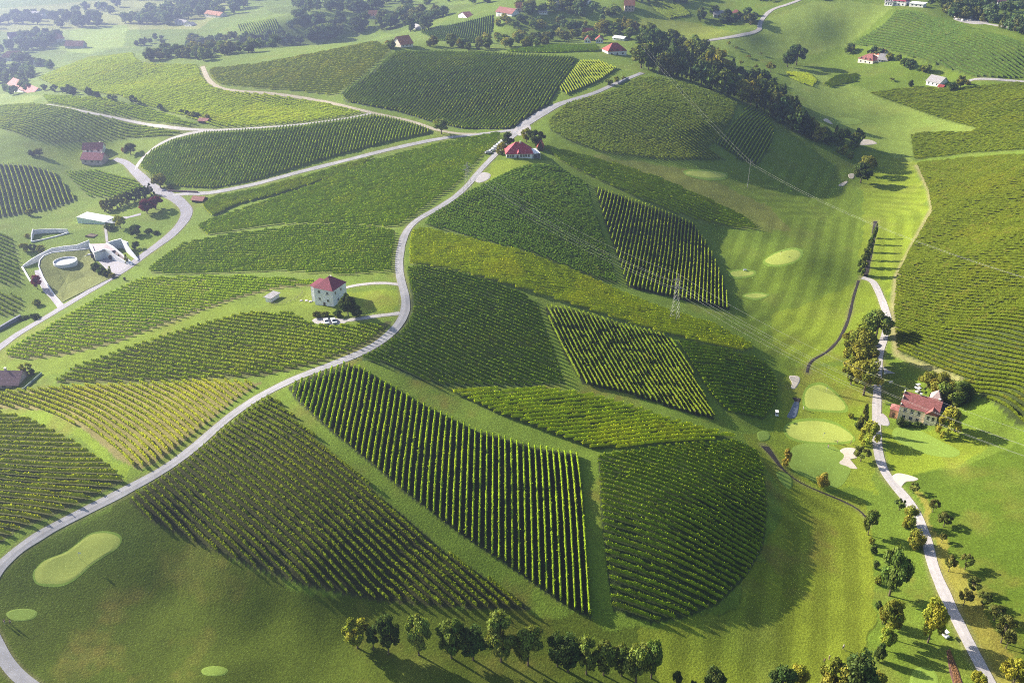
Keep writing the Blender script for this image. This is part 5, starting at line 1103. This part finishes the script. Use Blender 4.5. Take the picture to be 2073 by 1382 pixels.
def flat_roof(name, pts, mat, parent):
    w = cast([(p[0], p[1]) for p in pts]); V = [(*w[i, :2], w[i, 2] + pts[i][2]) for i in range(len(pts))]; V2 = [(x, y, z - .4) for x, y, z in V]; k = len(V)
    m = MB(); o0 = np.array(parent.location); ctr = np.mean(V, 0)
    V = V + V2 + [tuple(ctr)]
    m.add(np.array(V) - o0, [(i, (i + 1) % k, 2 * k) for i in range(k)] + [(k + i, k + (i + 1) % k, (i + 1) % k, i) for i in range(k)]); return m.build(name, mat, parent)
flat_roof('roof_terrace', [(185, 508, 3.9), (219, 508, 4.2), (236, 519, 3.6), (225, 525, 4.3), (216, 523, 4.6), (196, 528, 4.2)], pmat("pinkish_deck", (.40, .34, .36), .85), ent)
flat_roof('ramp_deck', [(236, 514, 3.4), (222, 509, 4.0), (238, 528, 2.3), (262, 536, .9), (252, 528, 1.9)], pmat("brown_deck", (.17, .13, .13), .85), ent)
pd = cast([(226, 526)])[0]; m = MB(); m.bar((0, 0, 0), (.1, -.35, 0), 1.15, 20); dr = m.build('round_door', pmat("dark_door_and_opening", (.02, .02, .03), .5), ent)
dr.location = (pd[0] - pe[0], pd[1] - pe[1] - .2, pd[2] - pe[2] + 1.7)
m = MB(); q0, q1 = cast([(191, 524), (194, 529)]); m.box(-.9, .9, -.3, .1, -.5, 3.4); g_ = m.build('entrance_opening', MATS["dark_door_and_opening"], ent); g_.location = tuple(np.array(q0) - pe + (0, -1.2, 0)); g_.rotation_euler = (0, 0, -.5)  # dark box fills the opening, its inner shade put into the colour
wall_run('garden_wall', [(64, 491, .8), (66, 482, 2.2), (69, 474, 3.0)], CONC, .5, "white left side of the triangular light well above the winery", "wall")
wall_run('garden_wall', [(69, 474, 2.6), (90, 472, 2.4), (115, 471, 2.3), (138, 471, 2.0)], CONC, .35, "white rear side of the triangular light well above the winery", "wall")
wall_run('garden_wall', [(64, 491, .8), (90, 485, .5), (115, 479, .5), (140, 472, .8)], CONC, .5, "low white front side of the triangular light well above the winery", "wall")
wall_run('stone_wall', [(-20, 678, 1.2), (0, 668, 1.6), (20, 657, 1.8), (43, 645, 2.0)], pmat("rough_stone", (.22, .23, .28), .9, .35, 2, bump=.8), 1.0, "rough grey stone wall beside the road at the left edge", "wall")
wall_run('stone_wall', [(340, 388, .9), (375, 389, 1.0), (400, 390, .9)], pmat("dark_stone", (.12, .08, .10), .9, .3, 2, bump=.8), .8, "dark reddish stone wall beside the upper road junction", "wall")
wall_run('stone_wall', [(1252, 172, 1.6), (1262, 166, 1.6), (1271, 161, 1.6)], pmat("rough_stone", (.22, .23, .28), .9, .35, 2, bump=.8), 1.2, "short grey retaining wall under the ridge road", "wall")
wall_run('garden_hedge', [(85, 757, .9), (70, 770, .9), (52, 786, .9), (38, 795, .8)], pmat("pale_fence", (.34, .40, .38), .8), .18, "thin pale fence right of the bungalow", "fence")
# small white shelter left of the hill house
t, L = house('wine_cellar', (538, 611), (549, 612), 5, 2.2, .5, "small white shed with grey lean-to roof left of the hill house", WH, RG, 'shed', cat="shed", far=True)
# ------------------------------------------------------------------ pylons and wires
STEEL = pmat("galvanised_steel", (.30, .30, .30), .5, .1, 2, metallic=.2)
WIRE = pmat("aluminium_wire", (.6, .6, .56), .45, .02, 1, metallic=.3)
def pylon(px, py, H, label, rz, arms=((.72, 3.2), (.86, 2.2)), wb=1.5, pole=False, world=None):
    p = cast([(px, py)])[0] if world is None else np.array(world)
    t = empty('power_pylon', (p[0], p[1], p[2] - .3), rz, label, "pylon")
    m = MB()
    if pole: m.bar((0, 0, 0), (0, 0, H), .17, 8, .10)
    else:
        def w(z): return wb * (1 - z / H) + .22 if z < H else .05
        zs = [H * k / 10 for k in range(11)]
        for sx in (-1, 1):
            for sy in (-1, 1): m.bar((sx * w(0), sy * w(0), 0), (sx * .12, sy * .12, H), .06, 4, .04)
        for a, b in zip(zs[:-1], zs[1:]):
            wa, wb_ = w(a), w(b)
            for s in (-1, 1):
                m.bar((-wa, s * wa, a), (wb_, s * wb_, b), .028, 3); m.bar((wa, s * wa, a), (-wb_, s * wb_, b), .028, 3)
                m.bar((s * wa, -wa, a), (s * wb_, wb_, b), .028, 3); m.bar((s * wa, wa, a), (s * wb_, -wb_, b), .028, 3)
    m.build('tower', STEEL, t)
    pts = []
    for h, a in arms:
        k = MB(); k.bar((-a, 0, h * H), (a, 0, h * H), .08, 4); k.bar((-a, 0, h * H), (0, 0, h * H + 1), .06, 4); k.bar((a, 0, h * H), (0, 0, h * H + 1), .06, 4)
        ar = k.build('crossarm', STEEL, t)
        for s in (-1, 1):
            i_ = MB(); i_.bar((s * a, 0, h * H), (s * a, 0, h * H - 1.1), .10, 6); i_.build('insulator', WOOD, ar)
            pts.append(Matrix.Rotation(rz, 3, 'Z') @ Vector((s * a, 0, h * H - 1.1)) + t.location)
    pts.append(Matrix.Rotation(rz, 3, 'Z') @ Vector((0, 0, H)) + t.location)
    return t, pts
def offpoint(px, py, z):
    r = rays([(px, py)])[0]; k = (CAM_H - z) / -r[2]; return (r[0] * k, r[1] * k, z)
def wires(A_, B_, sag, labels_, r, pairs):
    for (i, j), lab in zip(pairs, labels_):
        a, b = A_[i], B_[j]; m = MB(); n_ = 24; P = [a.lerp(b, k / n_) - Vector((0, 0, sag * 4 * (k / n_) * (1 - k / n_))) for k in range(n_ + 1)]
        for p, q in zip(P[:-1], P[1:]): m.bar(p, q, r, 4)
        tag(m.build('power_line', WIRE), lab, "power line", "overhead wires")
P1, w1 = pylon(1365, 648, 22, "grey lattice power pylon standing between the pylon-side stripes", rad(-35), world=None)
P0, w0 = pylon(947, 388, 16, "grey lattice pylon beside the road below the inn", rad(-35))
P2, w2 = pylon(0, 0, 26, "lattice pylon beyond the right edge of the fields", rad(-40), world=offpoint(2330, 1120, 22))
N5 = ["left lower", "right lower", "left upper", "right upper", "topmost"]
nm = lambda s: [f"{q} wire {s}" for q in N5]
wires(w0, w1, 5, nm("from the roadside pylon to the central pylon"), .016, [(i, i) for i in range(5)])
wires(w1, w2, 8, nm("from the central pylon down across the ochre house"), .016, [(i, i) for i in range(5)])
Q1, v1 = pylon(1513, 380, 17, "slim concrete power pole on the grass below the wood", rad(-35), arms=((.97, 1.5),), pole=True)
Q0, v0 = pylon(1302, 141, 17, "power pole rising among the trees atop the wooded spur", rad(-35), arms=((.97, 1.5),), pole=True)
Q2, v2 = pylon(0, 0, 18, "slim power pole beyond the big right slope", rad(-35), arms=((.97, 1.5),), pole=True, world=offpoint(2290, 720, 48))
wires(v0, v1, 2, ["left wire from the ridge to the slim pole", "right wire from the ridge to the slim pole"], .02, [(0, 0), (1, 1)])
wires(v1, v2, 7, ["left wire crossing the valley to the right slope", "right wire crossing the valley to the right slope"], .016, [(0, 0), (1, 1)])

# ------------------------------------------------------------------ vehicles
TYRE = pmat("tyre_rubber", (.02, .02, .02), .8)
def car_protos(name, paint):
    t = empty(name, (0, 0, 0))
    prof = [(-2.1, .35), (-2.15, .75), (-1.2, .92), (-.55, 1.42), (.95, 1.45), (1.75, .98), (2.1, .92), (2.12, .35)]
    m = MB(); k = len(prof); V = []
    for i, (x, z) in enumerate(prof):
        hw = .87 if z < 1.2 else .66
        V += [(x, -hw, z), (x, hw, z)]
    F = [(2 * i, 2 * i + 2, 2 * i + 3, 2 * i + 1) for i in range(k - 1)] + [(0, 1, 2 * k - 1, 2 * k - 2)]
    for s in (0, 1):
        idx = [2 * i + s for i in range(k)]
        for a, b, c, d in ((0, 1, 6, 7), (1, 2, 5, 6), (2, 3, 4, 5)): F.append((idx[a], idx[b], idx[c], idx[d]) if s else (idx[d], idx[c], idx[b], idx[a]))
    m.add(V, F); m.build('body', paint, t)
    g = MB()
    for s in (-1, 1): g.add([(-1.05, s * .845, .98), (1.5, s * .845, 1.0), (.85, s * .69, 1.38), (-.5, s * .69, 1.36)], [(0, 1, 2, 3)])
    g.add([(-1.22, -.72, .95), (-1.22, .72, .95), (-.62, .58, 1.39), (-.62, -.58, 1.39)], [(0, 1, 2, 3)]); g.add([(1.72, -.72, 1.03), (1.72, .72, 1.03), (1.05, .58, 1.42), (1.05, -.58, 1.42)], [(0, 1, 2, 3)])
    g.build('windows', GLASS, t)
    for x in (-1.35, 1.35):
        for y in (-.8, .8):
            w_ = MB(); w_.bar((x, y - .1, .33), (x, y + .1, .33), .33, 12); w_.build('wheel', TYRE, t)
    return t
CWH, CSI = pmat("white_paint", (.75, .76, .78), .25, .02, 1, spec=.5), pmat("silver_paint", (.42, .43, .46), .25, .02, 1, spec=.5)
CDK = pmat("dark_paint", (.05, .055, .07), .25, .02, 1, spec=.5)
def place(t, px, py, rz, label, cat, group, first=True, dz=0):
    o = t if first else copy_tree(t)
    p = cast([(px, py)])[0]; o.location = (p[0], p[1], p[2] + .1 + dz); o.rotation_euler = (0, 0, rz); tag(o, label, cat, group); return o
cw_ = car_protos('parked_car', CWH); cs_ = car_protos('parked_car', CSI); cd_ = car_protos('parked_car', CDK)
place(cw_, 661, 653, rad(110), "white parked car, left of two below the hill house", "car", "cars below the hill house")
place(cw_, 676, 652, rad(112), "white parked car, right of two below the hill house", "car", "cars below the hill house", False)
for i, (x, y) in enumerate(((998, 306), (1003, 302), (1007, 298), (1012, 294), (1017, 290), (1021, 286))):
    place(cw_, x, y, rad(205), f"white car, {ordinal(i + 1)} from the bottom in the row beside the inn road", "car", "cars in the row by the inn", False)
place(cs_, 989, 311, rad(200), "silver car parked apart at the lower end of the inn road", "car", None)
place(cs_, 181, 520, rad(10), "silver car parked beneath the winery's rear wall", "car", None, False)
place(cs_, 2140, 20, 0, "silver car beside the top right farm track", "car", None, False) if False else None
place(cd_, 1772, 700, rad(80), "dark car in the shade of the parking place", "car", None)
def cart():
    t = empty('golf_cart', (0, 0, 0)); m = MB(); m.box(-1.1, 1.1, -.58, .58, .25, .62).box(-1.15, -.75, -.5, .5, .62, .95, .08); m.build('body', CWH, t)
    r = MB(); r.box(-.85, .95, -.6, .6, 1.82, 1.90, .03); r.build('roof', CWH, t)
    s = MB(); s.box(-.15, .35, -.5, .5, .62, .82).box(.35, .45, -.5, .5, .62, 1.25); s.build('seat', pmat("seat_vinyl", (.30, .28, .24), .6), t)
    for x in (-.78, .85):
        for y in (-.52, .52): q = MB(); q.bar((x, y, .6), (x * .98, y, 1.83), .025, 5); q.build('post', TYRE, t)
    for x in (-.75, .75):
        for y in (-.5, .5): w_ = MB(); w_.bar((x, y - .09, .22), (x, y + .09, .22), .22, 10); w_.build('wheel', TYRE, t)
    return t
gc = cart()
for i, (x, y, a, lab) in enumerate(((1857, 786, 20, "white golf cart, upper of two behind the ochre house"), (1858, 794, 30, "white golf cart, lower of two behind the ochre house"), (1763, 711, 60, "white golf cart, upper of the three in the parking shade"),
                 (1766, 717, 70, "white golf cart, middle of the three in the parking shade"), (1764, 723, 80, "white golf cart, lowest of the three in the parking shade"), (1572, 841, 80, "white golf cart alone in the shade by the pond"),
                 (1912, 1287, 110, "white golf cart under the yellow tree beside the lower path"))):
    place(gc, x, y, rad(a), lab, "golf cart", "golf carts", i == 0)

# ------------------------------------------------------------------ people (skin-modifier bodies), flags
SKIN = pmat("skin", (.50, .30, .21), .6, .03); HAIR = pmat("hair", (.06, .04, .03), .8); 
def skinned(name, pts, edges, radii, mat, parent, root=0):
    me = bpy.data.meshes.new(name); me.from_pydata(pts, edges, []); me.materials.append(mat); o = link(name, me, parent)
    md = o.modifiers.new("skin", 'SKIN'); md.use_smooth_shade = True
    for i, r in enumerate(radii): me.skin_vertices[0].data[i].radius = (r, r)
    me.skin_vertices[0].data[root].use_root = True
    sb = o.modifiers.new("sub", 'SUBSURF'); sb.levels = 1; sb.render_levels = 1
    return o
def person(px, py, rz, label, shirt, trousers, pose='stand', cap=None):
    p = cast([(px, py)])[0]; t = empty('person', (p[0], p[1], p[2] + .04), rz, label, "person", None)
    sw = pose == 'swing'
    J = dict(pel=(0, 0, .95), wst=(0, .01, 1.10), chs=(0, .0 if not sw else -.08, 1.34), nck=(0, -.02 if not sw else -.12, 1.50), hd0=(0, -.03 if not sw else -.15, 1.60), hd1=(0, -.03 if not sw else -.16, 1.72))
    for s, n_ in ((-1, 'l'), (1, 'r')):
        J['hip' + n_] = (s * .10, 0, .90); J['kne' + n_] = (s * .13, -.04, .50); J['ank' + n_] = (s * .14, .02, .09); J['toe' + n_] = (s * .15, -.17, .04)
        J['sho' + n_] = (s * .19, J['chs'][1], 1.42)
        if sw: J['elb' + n_] = (s * .16, -.28, 1.20); J['wri' + n_] = (s * .03, -.42, 1.00)
        else: J['elb' + n_] = (s * .26, .02, 1.14); J['wri' + n_] = (s * .27, -.12, .90)
        wx, wy, wz = J['wri' + n_]
        J['plm' + n_] = (wx, wy - .03, wz - .07)
        for f in range(4): J[f'f{f}a' + n_] = (wx + (f - 1.5) * .020, wy - .045, wz - .12); J[f'f{f}b' + n_] = (wx + (f - 1.5) * .020, wy - .03, wz - .16 + abs(f - 1.4) * .008)
        J['tha' + n_] = (wx - s * .045, wy - .06, wz - .08); J['thb' + n_] = (wx - s * .05, wy - .09, wz - .11)
    E = [('pel', 'wst'), ('wst', 'chs'), ('chs', 'nck'), ('nck', 'hd0'), ('hd0', 'hd1')]
    for n_ in 'lr':
        E += [('pel', 'hip' + n_), ('hip' + n_, 'kne' + n_), ('kne' + n_, 'ank' + n_), ('ank' + n_, 'toe' + n_), ('chs', 'sho' + n_), ('sho' + n_, 'elb' + n_), ('elb' + n_, 'wri' + n_), ('wri' + n_, 'plm' + n_), ('plm' + n_, 'tha' + n_), ('tha' + n_, 'thb' + n_)]
        for f in range(4): E += [('plm' + n_, f'f{f}a' + n_), (f'f{f}a' + n_, f'f{f}b' + n_)]
    RAD = dict(pel=.13, wst=.12, chs=.14, nck=.055, hd0=.085, hd1=.08, hip=.085, kne=.055, ank=.04, toe=.035, sho=.055, elb=.04, wri=.027, plm=.03, tha=.010, thb=.009)
    def rr(k): return RAD.get(k) or RAD.get(k[:3]) or .009
    keys = list(J); ix = {k: i for i, k in enumerate(keys)}
    b = skinned('body', [J[k] for k in keys], [(ix[a], ix[c]) for a, c in E], [rr(k) for k in keys], SKIN, t, ix['pel'])
    def garment(name, ks, es, grow, mat):
        i2 = {k: i for i, k in enumerate(ks)}; return skinned(name, [J[k] for k in ks], [(i2[a], i2[c]) for a, c in es], [rr(k) + grow for k in ks], mat, t)
    garment('shirt', ['wst', 'chs', 'shol', 'shor', 'elbl', 'elbr'], [('wst', 'chs'), ('chs', 'shol'), ('chs', 'shor'), ('shol', 'elbl'), ('shor', 'elbr')], .025, shirt)
    garment('trousers', ['pel', 'hipl', 'hipr', 'knel', 'kner', 'ankl', 'ankr'], [('pel', 'hipl'), ('pel', 'hipr'), ('hipl', 'knel'), ('hipr', 'kner'), ('knel', 'ankl'), ('kner', 'ankr')], .022, trousers)
    h = MB(); hx, hy, hz_ = J['hd1']
    for a in range(4):
        z0 = hz_ - .02 + a * .035; r0 = .105 * math.cos(a * .38); h.bar((hx, hy + .012, z0), (hx, hy + .012, z0 + .035), r0, 12, .105 * math.cos((a + 1) * .38))
    h.build('cap' if cap else 'hair', cap or HAIR, t, True)
    for s in (-1, 1):
        e = MB(); e.bar((s * .03, hy - .088, J['hd0'][2] + .05), (s * .03, hy - .10, J['hd0'][2] + .05), .010, 6); e.build('eye', TYRE, t)
    nz = MB(); nz.bar((0, hy - .085, J['hd0'][2] + .04), (0, hy - .115, J['hd0'][2] + .01), .010, 6, .014); nz.build('nose', SKIN, t)
    if sw:
        c = MB(); a_ = Vector(J['plml']); c.bar((0, a_.y - .02, a_.z + .05), (.05, -.85, .05), .012, 5).box(.0, .12, -.89, -.82, .0, .06); c.build('golf_club', STEEL, t)
    return t
FW, FN, FK, FG, FR = pmat("white_cloth", (.75, .75, .75), .9), pmat("navy_cloth", (.03, .04, .08), .9), pmat("khaki_cloth", (.28, .22, .13), .9), pmat("grey_cloth", (.25, .25, .27), .9), pmat("dark_cloth", (.025, .025, .03), .9)
person(1706, 1313, rad(30), "golfer in white shirt and dark trousers, rightmost of the lower fairway group", FW, FN, 'swing', FW)
person(1678, 1335, rad(200), "golfer in khaki with white cap, middle of the lower fairway group", FK, FK, 'stand', FW)
person(1668, 1341, rad(150), "golfer in dark clothes, leftmost of the lower fairway group", FR, FR, 'stand')
person(1676, 907, rad(120), "dark-clothed golfer standing below the wide green", FR, FG, 'stand')
person(1695, 897, rad(240), "khaki-clothed golfer at the wide green's right edge", FK, FG, 'stand')
person(1722, 899, rad(250), "golfer in black between the wide green and the path", FR, FR, 'stand')
person(1626, 829, rad(60), "person in white standing beside the pond's green", FW, FW, 'stand', FW)
person(10, 1262, rad(70), "golfer in dark clothes, left of the pair at the left edge tee", FR, FG, 'stand')
person(22, 1264, rad(200), "golfer in khaki, right of the pair at the left edge tee", FK, FR, 'swing')
def flag(px, py, label, col, H=2.3):
    p = cast([(px, py)])[0]; t = empty('golf_flag', (p[0], p[1], p[2] + .05), rad(20), label, "golf flag")
    m = MB(); m.bar((0, 0, -.1), (0, 0, H), .035, 6); m.build('pole', FRAME, t)
    f = MB(); V = []
    for i in range(6):
        for z in (H - .55, H - .05): V.append((i * .14, .06 * math.sin(i * 1.3), z - .01 * i * i))
    V2 = [(x, y + .015, z) for x, y, z in V]
    F = [(2 * i, 2 * i + 2, 2 * i + 3, 2 * i + 1) for i in range(5)]; f.add(V, F); f.add(V2, [q[::-1] for q in F]); f.build('flag', pmat(col[0], col[1], .8), t)
flag(161, 1130, "white flag on the large lower left green", ("flag_white", (.75, .75, .75))); flag(1666, 886, "white flag on the wide green below the pond", ("flag_white", (.75, .75, .75)))
flag(1672, 794, "white flag on the pear-shaped green", ("flag_white", (.75, .75, .75))); flag(1580, 517, "yellow flag on the green in the mown bowl", ("flag_yellow", (.7, .5, .05)))
# tee bench by the upper tee, bins and posts
def bench(px, py, rz, label):
    p = cast([(px, py)])[0]; t = empty('bench', tuple(p), rz, label, "bench")
    m = MB(); m.box(-.9, .9, -.25, .25, .42, .48); m.build('seat', CWH, t); m = MB(); m.box(-.9, .9, .22, .28, .55, .95); m.build('backrest', CWH, t)
    for x in (-.75, .75): q = MB(); q.box(x - .05, x + .05, -.22, .27, -.1, .42).box(x - .05, x + .05, .22, .27, .42, .9); q.build('leg', STEEL, t)
bench(1508, 548, rad(10), "white bench beside the upper small tee")
def board(px, py, rz, label, w_=1.6, h_=1.0, z=1.2, mat=None):
    p = cast([(px, py)])[0]; t = empty('sign_board', tuple(p), rz, label, "sign"); m = MB(); m.box(-w_ / 2, w_ / 2, -.04, .04, z, z + h_); m.build('panel', mat or CWH, t)
    for x in (-w_ / 2 + .1, w_ / 2 - .1): q = MB(); q.bar((x, .07, -.3), (x, .07, z + h_), .04, 5); q.build('post', STEEL, t)
board(1802, 780, rad(15), "pale upright board on the shaded lawn behind the ochre house")
board(1790, 762, rad(10), "small white board on the shaded lawn by the gravel triangle", .8, .6)
board(253, 568, rad(30), "dark brown info board beside the winery road", 1.0, 1.6, .2, WOOD)
board(707, 722, rad(20), "small dark signpost at the road's lower bend", .5, .7, .9, WOOD)
def boulder(px, py, s, label, group, mat):
    p = cast([(px, py)])[0]; bm = bmesh.new(); bmesh.ops.create_icosphere(bm, subdivisions=2, radius=s)
    for v in bm.verts: v.co *= 1 + (random.random() - .5) * .35; v.co.z *= .6
    me = bpy.data.meshes.new("boulder"); bm.to_mesh(me); bm.free(); me.materials.append(mat); o = link("boulder", me); o.location = (p[0], p[1], p[2] + s * .2); tag(o, label, "boulder", group)
STN = pmat("pale_rock", (.50, .47, .42), .9, .2, 2, bump=.5)
for i, (x, y) in enumerate(((610, 609), (621, 609), (629, 611))): boulder(x, y, .7, f"pale boulder, {ordinal(i + 1)} from the left on the lawn beside the hill house", "boulders on the hill lawn", STN)
for i in range(9): boulder(1793 + (i % 3) * 3 - i * .4, 634 + i * 5, .55, f"pale kerb boulder, {ordinal(i + 1)} from the top along the shaded path", "boulders along the path", STN)
for i in range(12): boulder(1938 + i * 2.6 + random.uniform(-3, 3), 36 + random.uniform(-2, 5) + i * .5, 1.6, f"pale rubble block, {ordinal(i + 1)} from the left on the top right spoil heap", "rubble blocks", STN)
# fence round the round pen left of the hill house
pc = cast([(578, 601)])[0]; t = empty('wire_fence', tuple(pc), 0, "thin curved fence of the round pen left of the hill house", "fence")
for i in range(16):
    a = rad(-200 + i * 14); x, y = 7.2 * math.cos(a), 7.2 * math.sin(a); z = float(zat(pc[0] + x, pc[1] + y)) - pc[2]
    m = MB(); m.bar((x, y, z - .2), (x, y, z + 1.1), .06, 5); m.build('post', POST, t)
    if i: m = MB(); m.bar((x, y, z + .95), (px_, py_, pz_ + .95), .03, 4); m.bar((x, y, z + .55), (px_, py_, pz_ + .55), .03, 4); m.build('rail', POST, t)
    px_, py_, pz_ = x, y, z
# raised timber planter above the winery, stacked timber beside the lower path
p = cast([(186, 478)])[0]; m = MB(); m.box(-2.6, 2.6, -1.6, 1.6, -.3, .5).box(-2.8, 2.8, -1.8, -1.6, -.3, .7).box(-2.8, 2.8, 1.6, 1.8, -.3, .7); o = m.build('timber_planter', WOOD); o.location = tuple(p); o.rotation_euler = (0, 0, -.4); tag(o, "dark timber planter bed on the lawn above the winery", "planter")
patch("garden_bed", "1916,1318 1922,1312 1930,1330 1942,1360 1955,1400 1935,1400 1922,1360", pmat("garden_soil", (.12, .06, .045), .95, .3, 2, bump=.8), .12, False)
A_ = cast([(1918, 1316), (1924, 1316)]); B_ = cast([(1936, 1400), (1954, 1400)])
for i in range(6):
    f = (i + .3) / 6; a = A_[0] * (1 - f) + A_[1] * f; b = B_[0] * (1 - f) + B_[1] * f; m = MB()
    for k in range(40):
        q = a + (b - a) * (k + .5) / 40; z = float(zat(q[0], q[1])); s = random.uniform(.05, .13); m.box(q[0] - s, q[0] + s, q[1] - s, q[1] + s, z, z + random.uniform(.25, .5), s * .5)
    tag(m.build('crop_row', pmat("dry_crop", (.30, .17, .07), .95, .3, 3)), f"dry brown crop row, {ordinal(i + 1)} from the left in the garden bed", "crop row", "rows of the garden bed")
# ------------------------------------------------------------------ haze
hz = bpy.data.materials.new("haze_air"); hz.use_nodes = True; hnt = hz.node_tree
hnt.nodes.remove(hnt.nodes["Principled BSDF"])
pv = nn(hnt, "ShaderNodeVolumePrincipled")
pv.inputs["Color"].default_value = (.47, .58, 1.0, 1); pv.inputs["Density"].default_value = .00042; pv.inputs["Anisotropy"].default_value = .84
hnt.links.new(pv.outputs[0], hnt.nodes["Material Output"].inputs["Volume"])
hb = MB(); hb.box(-6500, 6500, -300, 7600, min(-40.0, float(GZf.min()) - 1), 206.0)
haze = hb.build("haze", hz); tag(haze, "thin bluish morning haze over the hills", "haze", kind="stuff")

for o in COL.objects:
    if "label" in o and not 4 <= len(o["label"].split()) <= 16: print("LONG", len(o["label"].split()), o["label"])
